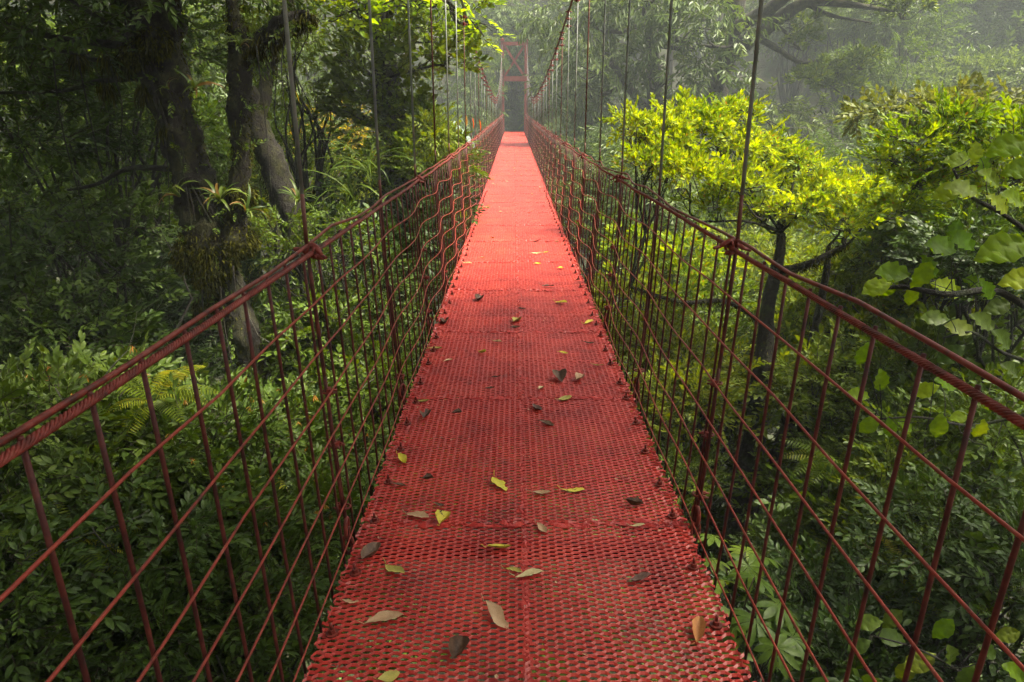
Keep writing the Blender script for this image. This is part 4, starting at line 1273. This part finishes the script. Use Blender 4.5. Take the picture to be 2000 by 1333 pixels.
# ferns among the shrubs
def frond(bend, rv, L=.75):
    mb = MB()
    n = 22
    t = np.linspace(0, 1, n)
    ang = math.radians(62) - bend * t
    x = np.concatenate([[0], np.cumsum(np.cos(ang[:-1]) * L / (n - 1))])
    z = np.concatenate([[0], np.cumsum(np.sin(ang[:-1]) * L / (n - 1))])
    tube(mb, np.stack([x, 0 * x, z], 1)[::3], .0035, 3, 0, True, rv)
    for i in range(3, n):
        l_ = .15 * math.sin(math.pi * (t[i] * .86 + .10)) ** .8 + .012
        for s_ in (-1, 1):
            lv, lf = leaf6(l_, .026, .2, .22)
            R = rot('z', s_ * math.radians(72))
            R = rot('y', -ang[i]) @ R
            mb.add(lv @ R.T + [x[i], 0, z[i]], lf, 0, False, np.full(6, np.clip(rv + random.gauss(0, .1), 0, 1)))
    return mb.mesh('frond', G['light'])
FR = [frond(b, rv) for b, rv in ((1.3, .2), (1.7, .4), (2.1, .6), (1.5, .85))]
for px, py, y, n, sc, lab in ((300, 790, 6.0, 9, .8, 'fern with arching fronds among the amber-tipped shrubs under the left handrail'), (120, 1080, 4.6, 9, .8, 'fern in the shade at lower left behind the first wires'), (470, 960, 6.4, 9, .85, 'fern left of the deck below the mossy trunk'),
    (560, 1120, 5.6, 8, .75, 'fern close to the left deck edge near the bottom'), (1640, 920, 7.6, 10, .95, 'fern right of the forked trunk behind the wires'), (1550, 1110, 7.4, 9, .9, 'fern at the foot of the dark forked trunk'),
    (1760, 1130, 5.8, 9, .8, 'fern in the lower right behind the thick bars'), (1900, 870, 7.4, 9, .9, 'fern at the right edge under the hanging twig'), (1330, 820, 9.4, 9, 1.0, 'fern beside the right deck edge past the second post'), (690, 640, 10.0, 9, 1.0, 'fern behind the left wires near the slim mossy trunk')):
    rosette('fern', W(px, py, y), n, sc, lab, FR, (random.gauss(0, .15), random.gauss(0, .15)), 'fern', 'ferns among the shrubs')

# ------------------------------------------------------------------ beyond: the misty trees
rng = np.random.default_rng(61)
gm = 'misty trees beyond the bridge'
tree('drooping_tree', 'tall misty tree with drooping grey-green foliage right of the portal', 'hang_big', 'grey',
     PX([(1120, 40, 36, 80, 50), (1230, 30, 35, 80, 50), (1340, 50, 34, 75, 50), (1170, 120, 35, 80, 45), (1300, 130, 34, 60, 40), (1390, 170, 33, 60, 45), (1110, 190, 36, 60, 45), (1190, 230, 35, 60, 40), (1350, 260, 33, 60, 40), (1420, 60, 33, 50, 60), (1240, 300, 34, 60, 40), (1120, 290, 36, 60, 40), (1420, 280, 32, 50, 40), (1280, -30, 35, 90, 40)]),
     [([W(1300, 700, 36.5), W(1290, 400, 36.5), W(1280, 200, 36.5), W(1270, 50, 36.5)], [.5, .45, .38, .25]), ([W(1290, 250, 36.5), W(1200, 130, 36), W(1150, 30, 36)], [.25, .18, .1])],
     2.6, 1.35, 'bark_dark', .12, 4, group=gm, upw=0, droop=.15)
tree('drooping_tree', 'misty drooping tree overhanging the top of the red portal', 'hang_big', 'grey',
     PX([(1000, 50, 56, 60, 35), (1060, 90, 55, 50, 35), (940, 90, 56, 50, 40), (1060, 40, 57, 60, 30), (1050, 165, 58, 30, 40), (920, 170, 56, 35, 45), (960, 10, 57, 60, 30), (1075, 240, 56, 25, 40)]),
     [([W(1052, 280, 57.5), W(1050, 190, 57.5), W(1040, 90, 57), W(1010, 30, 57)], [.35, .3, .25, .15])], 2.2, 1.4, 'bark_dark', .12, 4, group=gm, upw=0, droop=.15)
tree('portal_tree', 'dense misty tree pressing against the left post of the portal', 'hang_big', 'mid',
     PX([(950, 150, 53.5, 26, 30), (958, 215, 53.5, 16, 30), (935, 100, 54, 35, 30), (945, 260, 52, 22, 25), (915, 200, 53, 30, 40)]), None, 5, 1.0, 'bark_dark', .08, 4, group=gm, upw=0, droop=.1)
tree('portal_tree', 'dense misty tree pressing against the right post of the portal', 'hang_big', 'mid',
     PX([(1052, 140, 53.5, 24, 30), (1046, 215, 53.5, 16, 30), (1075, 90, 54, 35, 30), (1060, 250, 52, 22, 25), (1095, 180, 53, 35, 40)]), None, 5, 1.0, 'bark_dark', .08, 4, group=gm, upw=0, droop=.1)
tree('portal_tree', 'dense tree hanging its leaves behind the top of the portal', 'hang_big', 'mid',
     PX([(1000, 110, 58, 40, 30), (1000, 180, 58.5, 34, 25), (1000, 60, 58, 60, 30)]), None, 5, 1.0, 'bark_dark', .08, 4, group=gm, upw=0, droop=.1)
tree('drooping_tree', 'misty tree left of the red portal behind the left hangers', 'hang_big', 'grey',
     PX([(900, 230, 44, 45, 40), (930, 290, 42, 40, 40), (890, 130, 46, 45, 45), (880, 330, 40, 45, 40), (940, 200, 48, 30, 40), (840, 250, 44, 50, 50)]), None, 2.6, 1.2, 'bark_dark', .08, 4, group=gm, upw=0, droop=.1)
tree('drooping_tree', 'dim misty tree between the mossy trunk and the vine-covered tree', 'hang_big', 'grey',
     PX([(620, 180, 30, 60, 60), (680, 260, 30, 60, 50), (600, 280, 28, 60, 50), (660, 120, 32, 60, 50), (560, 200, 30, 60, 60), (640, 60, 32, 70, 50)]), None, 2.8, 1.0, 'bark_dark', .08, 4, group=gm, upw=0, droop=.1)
big = tree('spreading_tree', 'tall misty tree with thick mossy limbs sweeping out to the right', 'whorl_far', 'mid',
     PX([(1590, 160, 35, 40, 16, 1.04), (1560, 90, 35, 26, 14, 0.78), (1640, 140, 35, 45, 18, 1.17), (1680, 125, 35, 24, 16, 0.78), (1700, 0, 34, 80, 18, 1.56), (1770, 25, 34, 30, 16, 1.04), (1600, -20, 34, 70, 16, 1.30), (1640, 175, 35, 40, 12, 1.04), (1560, 55, 35, 26, 12, 0.78)]),
     [([W(1395, 420, 36), W(1400, 200, 36), W(1425, 90, 36), W(1440, -30, 36), W(1450, -150, 36)], [.5, .45, .42, .4, .3]),
      ([W(1415, 110, 36), W(1470, 75, 35), W(1530, 30, 35), W(1580, 5, 34.5), W(1660, 10, 34), W(1740, 22, 34)], [.42, .36, .28, .2, .14, .06]),
      ([W(1425, 60, 36), W(1500, 20, 35), W(1560, -20, 34.5), W(1640, -30, 34)], [.36, .28, .2, .1]),
      ([W(1415, 80, 36), W(1480, 78, 35), W(1520, 98, 35), W(1560, 122, 35), W(1600, 118, 35)], [.2, .16, .13, .1, .05]),
      ([W(1480, 75, 35), W(1520, 55, 35), W(1550, 85, 35)], [.12, .09, .04]),
      ([W(1570, 5, 34.5), W(1620, 30, 34.4), W(1700, 45, 34.2)], [.12, .08, .03])],
     6.5, 1.8, 'bark_moss', .06, 5, group=gm, upw=.6, bottom=-.2, moss=500, lump=.25)
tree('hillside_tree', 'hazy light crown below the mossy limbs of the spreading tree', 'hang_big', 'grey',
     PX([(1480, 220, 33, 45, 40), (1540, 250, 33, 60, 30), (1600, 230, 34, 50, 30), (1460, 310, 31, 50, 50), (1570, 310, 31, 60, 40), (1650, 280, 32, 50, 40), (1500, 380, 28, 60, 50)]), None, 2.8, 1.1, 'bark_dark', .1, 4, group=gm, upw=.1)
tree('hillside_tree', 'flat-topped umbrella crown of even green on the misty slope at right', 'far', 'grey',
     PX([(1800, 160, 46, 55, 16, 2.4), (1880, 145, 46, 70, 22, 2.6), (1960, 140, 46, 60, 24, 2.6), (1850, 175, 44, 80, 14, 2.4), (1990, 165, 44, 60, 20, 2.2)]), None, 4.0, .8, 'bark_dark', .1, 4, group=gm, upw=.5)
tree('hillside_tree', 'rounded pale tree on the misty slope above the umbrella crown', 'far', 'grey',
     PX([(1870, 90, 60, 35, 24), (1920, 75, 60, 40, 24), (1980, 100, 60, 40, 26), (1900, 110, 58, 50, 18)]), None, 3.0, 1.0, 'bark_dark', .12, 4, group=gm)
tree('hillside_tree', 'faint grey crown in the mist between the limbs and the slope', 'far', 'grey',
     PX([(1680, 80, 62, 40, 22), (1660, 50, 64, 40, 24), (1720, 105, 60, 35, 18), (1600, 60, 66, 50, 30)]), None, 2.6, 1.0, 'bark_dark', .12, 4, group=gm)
for key, x, y, z, sc, lab in (('dark2', -2.3, 56, 1.6, 1.5, 'dark bush added just left of the portal to darken its opening'), ('dark2', 2.4, 56, 1.8, 1.5, 'dark bush added just right of the portal to darken its opening'),  # the dark bushes are added to keep the portal doorway dark
    ('dark1', 0.0, 55.6, 4.9, 1.0, 'dark leafy bush added behind the portal crossbeam to shade the doorway'), ('dark2', -1.9, 54.6, 2.0, .9, 'dark bush added behind the left portal post to shade the doorway'), ('dark2', 1.9, 54.6, 2.0, .9, 'dark bush added behind the right portal post to shade the doorway'), ('dark1', -.9, 60, 3.2, 1.7, 'dark bush added across the path to darken the doorway'), ('dark1', 1.2, 60.5, 4.2, 1.6, 'second dark bush added across the path to darken the doorway'), ('dark2', .1, 58.5, 5.4, 1.7, 'dark overhanging bush added above the path to darken the doorway'),
    ('grey3', 4.5, 50, 0.5, 1.0, 'misty bush at the right foot of the portal'), ('grey3', -4.6, 50, .8, 1.0, 'misty bush at the left foot of the portal'), ('grey1', 5.0, 47, 3.8, .8, 'misty bush higher beside the right of the portal'), ('grey2', 4.2, 40, -1.2, 1.0, 'misty bush below the far right railing'), ('grey2', -4.5, 41, -1.5, 1.0, 'misty bush below the far left railing')):
    bush(key, (x, y, z), sc, lab, 'bank_bush', 'bush', 'bushes on the far bank round the portal')
for key, px, py, y, sc, lab in (('grey3', 1660, 40, 52, 1.5, 'dim rounded crown high in the mist right of the mossy limbs'), ('grey3', 1760, 60, 50, 1.4, 'dim rounded crown just left of the pale tree on the slope'), ('grey1', 1960, 40, 64, 1.8, 'large dim crown at the upper right corner'),
    ('grey3', 1700, 150, 42, 1.1, 'dim crown left of the umbrella crown'), ('grey3', 1740, 250, 34, 1.0, 'dim crown low in the gap left of the olive crown'), ('grey1', 1560, 40, 58, 1.6, 'dim crown behind the mossy limbs'), ('grey3', 1850, 20, 66, 1.8, 'faint crown along the top edge at right'), ('grey3', 1660, 330, 28, 1.0, 'misty bush behind the right side of the yellow-green crown')):
    bush(key, W(px, py, y), sc, lab, 'hillside_tree', 'tree', 'dim crowns on the right slope')
bush('mid2', W(972, 128, 51.4), .55, 'small leafy climber over the upper left post of the portal', 'climber', 'climber')
bush('mid2', W(968, 180, 51.2), .5, 'leafy climber halfway up the left post of the portal', 'climber', 'climber')
# far-off wood on the slopes, seen as one mass
fb = MB()
rng = np.random.default_rng(71)
n = 0
while n < 330:
    x, y = rng.uniform(-90, 95), rng.uniform(18, 118)
    if y < 56 and -14 < x < 22: continue
    if math.hypot(x, y) < 30 and x > -12: continue
    if math.hypot(x, y) < 20: continue
    if abs(x) > 26 + y * .85: continue
    z = float(hgt(x, y))
    R = rng.uniform(2.2, 4.2)
    hgt_ = rng.uniform(3, 9)
    foliage(fb, 'far', [((x, y, z + hgt_), (R, R, R * .8))], .62, 1.3 if y < 60 else 1.7, shell=.6)
    if n % 2 == 0: tube(fb, [(x, y, z - .5), (x + rng.normal(0, .4), y, z + hgt_)], [.3, .15], 5, 1)
    n += 1
FOREST_TOP = max(float(a[:, 2].max()) for a in fb.v)
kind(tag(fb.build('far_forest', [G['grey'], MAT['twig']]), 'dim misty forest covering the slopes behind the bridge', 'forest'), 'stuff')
# undergrowth on the gorge sides
fb = MB()
pts = []
while len(pts) < 900:
    x, y = rng.uniform(-16, 24), rng.uniform(1.5, 60)
    if abs(x) < 1.6 and (y > 44 or y < 3): continue
    pts.append((x, y, float(hgt(x, y)) + rng.uniform(0, .9)))
for p in pts:
    foliage(fb, 'far', [(p, (1.0, 1.0, .7))], .7, .75)
kind(tag(fb.build('undergrowth', [G['mid'], MAT['twig']]), 'green undergrowth covering the sides of the gorge', 'undergrowth'), 'stuff')
# unseen trees added to shade the near end, with gaps left for sun
for loc, pads, lab in (
    ((6.5, -3, 0), [((6.4, 5.4, 10), (1.4, 1.7, 1.1)), ((6.1, 2.2, 10.5), (2.0, 2.8, 1.4)), ((3.4, 2.6, 10), (2.8, 2.4, 1.3)), ((11.8, 4.2, 11), (1.9, 2.8, 1.2))], 'unseen tall tree added on the near bank right of the bridge for shade'),
    ((-6.5, -4, 0), [((-5.0, -1, 9.5), (3.4, 3.0, 1.5)), ((-1.0, -2, 10), (3.4, 3.2, 1.5)), ((2.8, -3, 10), (3.2, 3.0, 1.4))], 'unseen tall tree added on the near bank left of the bridge for shade')):
    b = np.array([loc[0], loc[1], float(hgt(loc[0], loc[1]))])
    tree('unseen_shade_tree', lab, 'far', 'dark', [(np.array(p), np.array(r)) for p, r in pads], [([b - [0, 0, .5], b + [.3, .4, 4], b + [0, 1, 8.5]], [.35, .28, .18])], 9, .8, limb=.14, sub=5)

# ------------------------------------------------------------------ small things at the bridge
o = tag(empty('leaf_twig', W(893, 214, 12)), 'twig with three orange dying leaves beside the left hangers', 'twig')
off = np.array(o.location)
mb = MB()
tp = spline([W(893, 214, 12), W(905, 222, 12), W(920, 228, 12), W(936, 233, 12)], 8) - off
tube(mb, tp, .004, 5)
mb.build('stalk', MAT['twig'], o)
lv, lf = leaf(.19, .055, 5, .3, .1)
OR = [MB().add(lv, lf, 0, True, np.full(len(lv), q)).mesh('leaf', leafmat('orange_leaf_%d' % i, [(0, cc), (1, tuple(x * 1.2 for x in cc))], .45, warm=1.0)) for i, (q, cc) in enumerate(((.2, (.34, .20, .12)), (.5, (.48, .12, .03)), (.8, (.45, .09, .03))))]
for i, k in enumerate((3, 5, 7)):
    put('leaf', OR[i], o, tp[k], (0, math.radians(80), random.gauss(0, .5)))
o = tag(empty('fallen_frond', W(625, 270, 14)), 'single yellow leaf hanging by the first left hanger', 'leaf')
lv, lf = leaf(.16, .06, 5, .3, .1)
put('blade', MB().add(lv, lf, 0, True, np.full(len(lv), .5)).mesh('blade', G['gold']), o, (W(576, 178, 10.5) - np.array(o.location)), (0, math.radians(70), .3))
o.name = 'hanging_leaf'
# tilted board beyond the left railing
o = tag(empty('tilted_board', W(905, 265, 17)), 'pale grey-green board on a dark frame tilted beside the left railing', 'board')
mb = MB(); box(mb, (-.36, -.16, .0), (.36, .16, .03)); bd = mb.build('board', MAT['board'], o)
mb = MB(); box(mb, (-.30, -.12, -.09), (.34, .12, -.004)); fr = mb.build('frame', MAT['cable_dark'], o)
mb = MB(); tube(mb, [(.1, .05, -.06), (.1, .05, -3.4)], .04, 8); mb.build('post', MAT['cable_dark'], o)
for q in (bd, fr):
    q.rotation_euler = (.35, math.radians(47), .1)
# a round green leaf of a climber poking through the left railing
o = tag(empty('climber_sprig', W(905, 440, 10.6)), 'sprig with a round green leaf poking through the left railing wires', 'sprig')
off = np.array(o.location)
mb = MB(); tube(mb, spline([(-.25, .1, -.1), (-.05, 0, .0), W(912, 416, 10.6) - off], 8), .004, 5); mb.build('stalk', MAT['twig'], o)
lv, lf = leaf(.15, .13, 6, .15, .2)
put('leaf', MB().add(lv, lf, 0, True, np.full(len(lv), .6)).mesh('leaf', G['lime']), o, W(896, 420, 10.6) - off, (math.radians(75), -.2, -.2), .9)
put('leaf', bpy.data.objects[o.children[-1].name].data, o, W(880, 470, 10.2) - off, (math.radians(70), .5, .2), .9)

# ------------------------------------------------------------------ fallen leaves on the deck
LC = {'tan': ((.34, .20, .10), (.48, .31, .17)), 'yellow': ((.52, .44, .04), (.66, .56, .06)), 'olive': ((.32, .28, .06), (.44, .36, .08)), 'brown': ((.10, .055, .032), (.17, .10, .06)), 'dark': ((.055, .028, .016), (.13, .068, .036)), 'pale': ((.50, .38, .18), (.62, .50, .26)), 'purple': ((.08, .04, .03), (.17, .095, .07)), 'orange': ((.40, .16, .05), (.55, .26, .09)), 'spotted': ((.05, .03, .02), (.58, .48, .05))}
def litter_mat(nm, a, b):
    return noisemat('fallen_leaf_' + nm, [(.35, a), (.48 if nm == 'spotted' else .65, b)], 60 if nm == 'spotted' else 25, .55, .3, 120, 0, 4, 0, .002)
LM = {k: litter_mat(k, *v) for k, v in LC.items()}
def litter_mesh(col, curl, shape, seed):
    r = np.random.default_rng(seed)
    L, wd = .10, .10 * shape
    n = 9
    t = np.linspace(0, 1, n)
    prof = np.sin(math.pi * t ** 1.15) ** .8
    V = []
    for i in range(n):
        hw = wd / 2 * max(prof[i], .03) * (1 + r.normal(0, .05))
        for j, q in enumerate((-1, -.5, 0, .5, 1)):
            if seed % 4 == 1 and 4 < i < 7 and q == (1 if seed % 8 == 1 else -1): q *= .55
            up = curl * (abs(q) ** 1.6) * hw * 1.1 + .018 * curl * (2 * t[i] - 1) ** 2 + .003 * math.sin(t[i] * 5 + seed) + (.0005 if i % 2 else -.0005) * abs(q) * 2
            V.append(((t[i] - .5) * L, q * hw * (1 - .25 * curl * abs(q)) + .006 * math.sin(t[i] * 3 + seed), up + r.normal(0, .0008)))
    f = []
    for i in range(n - 1):
        for j in range(4):
            a = i * 5 + j
            f += [(a, a + 5, a + 6), (a, a + 6, a + 1)]
    mb = MB().add(V, f, 0, True)
    tube(mb, [(-L * .52, 0, .012 * curl), (-L * .7, .004, .014 + .01 * curl)], [.0016, .0012], 4)
    return mb.mesh('fallen_leaf', LM[col])
LIT = [  # px, py, length px, angle, colour, curl, width/length, label
    (752, 1218, 78, 12, 'tan', .35, .42, 'large tan fallen leaf with a stalk, nearest at the left of the deck'),
    (970, 1210, 66, -32, 'tan', .35, .5, 'tan fallen leaf with its stalk raised, just left of the centre seam near the bottom'),
    (895, 1280, 44, 80, 'dark', .9, .8, 'dark brown leaf standing up on edge near the bottom of the deck'),
    (760, 1328, 44, 20, 'olive', .3, .6, 'yellow-green leaf cut off by the bottom edge of the picture'),
    (772, 1120, 52, -30, 'olive', .4, .42, 'olive yellow leaf lying left, below the torn seam'),
    (1035, 1129, 62, 4, 'pale', .4, .4, 'pale leaf on the centre seam touching an olive leaf'),
    (1003, 1122, 40, -12, 'olive', .5, .4, 'small olive leaf overlapped by the pale leaf on the centre seam'),
    (975, 1076, 54, 6, 'spotted', .5, .45, 'half brown half yellow leaf just below the torn seam'),
    (725, 1090, 42, 70, 'brown', .8, .6, 'curled brown leaf with a bite in it near the left edge'),
    (685, 1182, 36, 4, 'tan', .5, .4, 'small tan leaf at the left deck edge above the bolt'),
    (1250, 1136, 54, 6, 'purple', .5, .5, 'purplish dark leaf on the right half near the bottom'),
    (1365, 1240, 48, 50, 'orange', .8, .55, 'crumpled orange leaf beside the lowest right bolt'),
    (816, 1014, 54, -14, 'tan', .3, .42, 'broad tan leaf lying just above the torn seam at left'),
    (869, 1023, 30, 60, 'spotted', .9, .8, 'crumpled dark and yellow leaf on the torn seam'),
    (1058, 1038, 30, -40, 'tan', .4, .5, 'small tan leaf just below the torn seam right of centre'),
    (1058, 968, 42, 0, 'tan', .4, .5, 'tan leaf between the bright yellow leaf and the spotted leaf'),
    (1120, 962, 52, 2, 'spotted', .25, .35, 'slender spotted yellow leaf on the right half above the torn seam'),
    (975, 951, 46, -50, 'yellow', .25, .55, 'bright lemon yellow leaf in the middle of the deck'),
    (836, 941, 26, 0, 'dark', .9, .7, 'dark shrivelled leaf on the left half above the torn seam'),
    (780, 954, 32, 0, 'brown', .6, .4, 'thin brown leaf near the left edge above the torn seam'),
    (785, 904, 28, -30, 'yellow', .8, .6, 'curled yellow leaf near the left deck edge'),
    (858, 992, 28, -15, 'brown', .6, .4, 'small brown leaf above the broad tan leaf'),
    (1237, 990, 42, 0, 'dark', .95, .7, 'dark clump of rotting leaf near the right edge above the torn seam'),
    (1245, 1032, 34, 0, 'pale', .5, .35, 'pale strip of leaf caught in the torn seam at right'),
    (893, 811, 24, 0, 'dark', .7, .7, 'dark leaf left of centre on the third row of panels'),
    (835, 818, 20, 60, 'dark', .9, .8, 'small dark leaf standing at the left on the third row of panels'),
    (1068, 833, 36, -8, 'brown', .5, .5, 'brown leaf lying right of the centre seam on the third row'),
    (1048, 802, 26, -30, 'purple', .5, .6, 'purplish leaf just above the brown leaf by the centre seam'),
    (1103, 784, 34, 15, 'olive', .6, .45, 'yellowish curled leaf on the weak seam at right'),
    (1132, 743, 22, 30, 'tan', .7, .8, 'cupped tan leaf standing on the right half'),
    (1095, 743, 18, 80, 'brown', .8, .9, 'cupped grey-brown leaf beside the cupped tan leaf'),
    (1058, 763, 15, 30, 'pale', .6, .6, 'tiny pale leaf right of the centre seam'),
    (957, 763, 24, 0, 'brown', .6, .4, 'thin brown leaf left of the centre seam'),
    (969, 740, 24, 4, 'purple', .6, .35, 'thin purplish leaf above the thin brown leaf'),
    (827, 788, 32, -5, 'olive', .5, .4, 'yellowish leaf at the left edge on the weak seam'),
    (943, 692, 18, -20, 'yellow', .7, .6, 'small yellow leaf left of centre below the raised seam'),
    (971, 671, 20, -10, 'pale', .6, .5, 'small pale leaf just below the raised seam'),
    (876, 708, 20, 10, 'pale', .5, .4, 'pinkish pale leaf on the left half'),
    (850, 685, 34, 0, 'olive', .5, .35, 'long yellow-brown leaf at the left below the raised seam'),
    (1100, 693, 22, 0, 'yellow', .5, .5, 'yellow leaf on the right half below the raised seam'),
    (1150, 673, 24, 0, 'brown', .5, .4, 'brown leaf near the right edge below the raised seam'),
    (1168, 717, 26, 0, 'olive', .5, .35, 'thin yellowish leaf at the right edge'),
    (1096, 594, 28, -12, 'yellow', .4, .45, 'bright yellow leaf on the right half well beyond the raised seam'),
    (1150, 634, 32, 15, 'yellow', .6, .35, 'bent yellow leaf near the right edge beyond the raised seam'),
    (1011, 631, 20, 30, 'olive', .7, .7, 'yellow leaf on the centre line beyond the raised seam'),
    (1006, 643, 24, 0, 'brown', .6, .4, 'brown leaf touching the yellow leaf on the centre line'),
    (1018, 605, 24, 0, 'purple', .5, .3, 'thin dark leaf on the centre line further along'),
    (935, 588, 14, 40, 'dark', .8, .8, 'dark cupped leaf left of centre further along'),
    (868, 634, 14, 70, 'dark', .8, .7, 'dark leaf at the left edge beyond the raised seam'),
    (1070, 562, 30, 0, 'brown', .5, .35, 'long brown leaf on the right half further along'),
    (1095, 527, 14, 0, 'yellow', .6, .7, 'small yellow leaf far along near the right edge'),
    (1050, 518, 16, 0, 'yellow', .5, .5, 'yellow leaf far along on the right half'),
    (1048, 497, 28, 0, 'pale', .4, .3, 'long pale leaf far along right of centre'),
    (1066, 495, 14, 0, 'yellow', .5, .4, 'yellow leaf beside the far long pale leaf'),
    (1048, 473, 22, 0, 'dark', .5, .3, 'thin dark leaf far along right of centre'),
    (913, 517, 20, -6, 'pale', .5, .4, 'pale leaf far along at the left edge'),
    (942, 506, 12, 0, 'pale', .6, .5, 'tiny pale leaf far along left of centre'),
    (951, 408, 12, 0, 'pale', .5, .5, 'pale leaf on the brightest stretch of deck'),
    (962, 467, 10, 0, 'yellow', .6, .6, 'tiny yellow leaf before the brightest stretch of deck'),
    (1088, 474, 10, 0, 'pale', .6, .5, 'tiny pale leaf at the right before the brightest stretch'),
]
for i, (px, py, ln, ang, col, curl, shp, lab) in enumerate(LIT):
    a = PITCH + math.atan((py - 666.5) / F)
    y = CAMZ / math.tan(a)
    for _ in range(6):
        y = (CAMZ - float(zd(y))) / math.tan(a)
    p = W(px, py, y)
    d = math.hypot(y, CAMZ)
    th = math.radians(ang)
    fs = CAMZ / d                       # foreshortening of lengths along the deck
    dx, dy = math.cos(th), math.sin(th) / max(fs, .25)
    L = ln / F * d * math.hypot(dx, dy)
    o = put('fallen_leaf', litter_mesh(col, curl, shp, i), None, (p[0], y, float(zd(y)) + .012), (random.gauss(0, .12), random.gauss(0, .12), math.atan2(dy, dx)), min(L / .115, 1.35))
    tag(o, lab, 'leaf', 'fallen leaves on the deck')

cb = MB()
rr = np.random.default_rng(5)
for q in range(520):
    y = rr.uniform(1.4, 1.4 + 26 * rr.random())
    x = rr.uniform(-.66, .66) if rr.random() < .4 else (rr.choice([-1, 1]) * (.64 - abs(rr.normal(0, .05))) if rr.random() < .6 else rr.normal(0, .04))
    a, L = rr.uniform(0, 6.28), rr.uniform(.003, .011)
    d = np.array([math.cos(a), math.sin(a), 0]) * L
    e = np.array([-d[1], d[0], 0]) * rr.uniform(.25, .8)
    o_ = np.array([x, y, float(zd(y)) + .0095])
    cb.add([o_ - d, o_ + e + [0, 0, .002], o_ + d, o_ - e + [0, 0, .003]], [(0, 3, 2), (0, 2, 1)], int(rr.integers(0, 3)))
for q in range(150):
    y = rr.uniform(12, 46)
    x = rr.uniform(-.64, .64)
    a, L = rr.uniform(0, 6.28), rr.uniform(.018, .04)
    d = np.array([math.cos(a), math.sin(a), 0]) * L
    e = np.array([-d[1], d[0], 0]) * rr.uniform(.3, .6)
    o_ = np.array([x, y, float(zd(y)) + .012])
    cb.add([o_ - d, o_ + e + [0, 0, .012], o_ + d, o_ - e + [0, 0, .006]], [(0, 3, 2), (0, 2, 1)], int(rr.integers(2, 5)))
kind(tag(cb.build('leaf_crumbs', [LM['dark'], LM['brown'], LM['tan'], LM['pale'], LM['olive']]), 'crumbs and small bits of rotten leaf scattered over the deck', 'litter'), 'stuff')

# ------------------------------------------------------------------ the mist in the gorge
mb = MB()
box(mb, (-127, -57, -18), (127, 132, FOREST_TOP + 1))
hz = mb.mesh('haze', None)
hz.materials.clear()
m = bpy.data.materials.new('haze')
m.use_nodes = True
t = m.node_tree
t.nodes.clear()
out = t.nodes.new('ShaderNodeOutputMaterial')
pv = t.nodes.new('ShaderNodeVolumePrincipled')
pv.inputs['Color'].default_value = (.52, .58, .60, 1)
pv.inputs['Density'].default_value = .0030
pv.inputs['Anisotropy'].default_value = 0.0
t.links.new(pv.outputs[0], out.inputs['Volume'])
hz.materials.append(m)
kind(put('haze', hz), 'stuff')
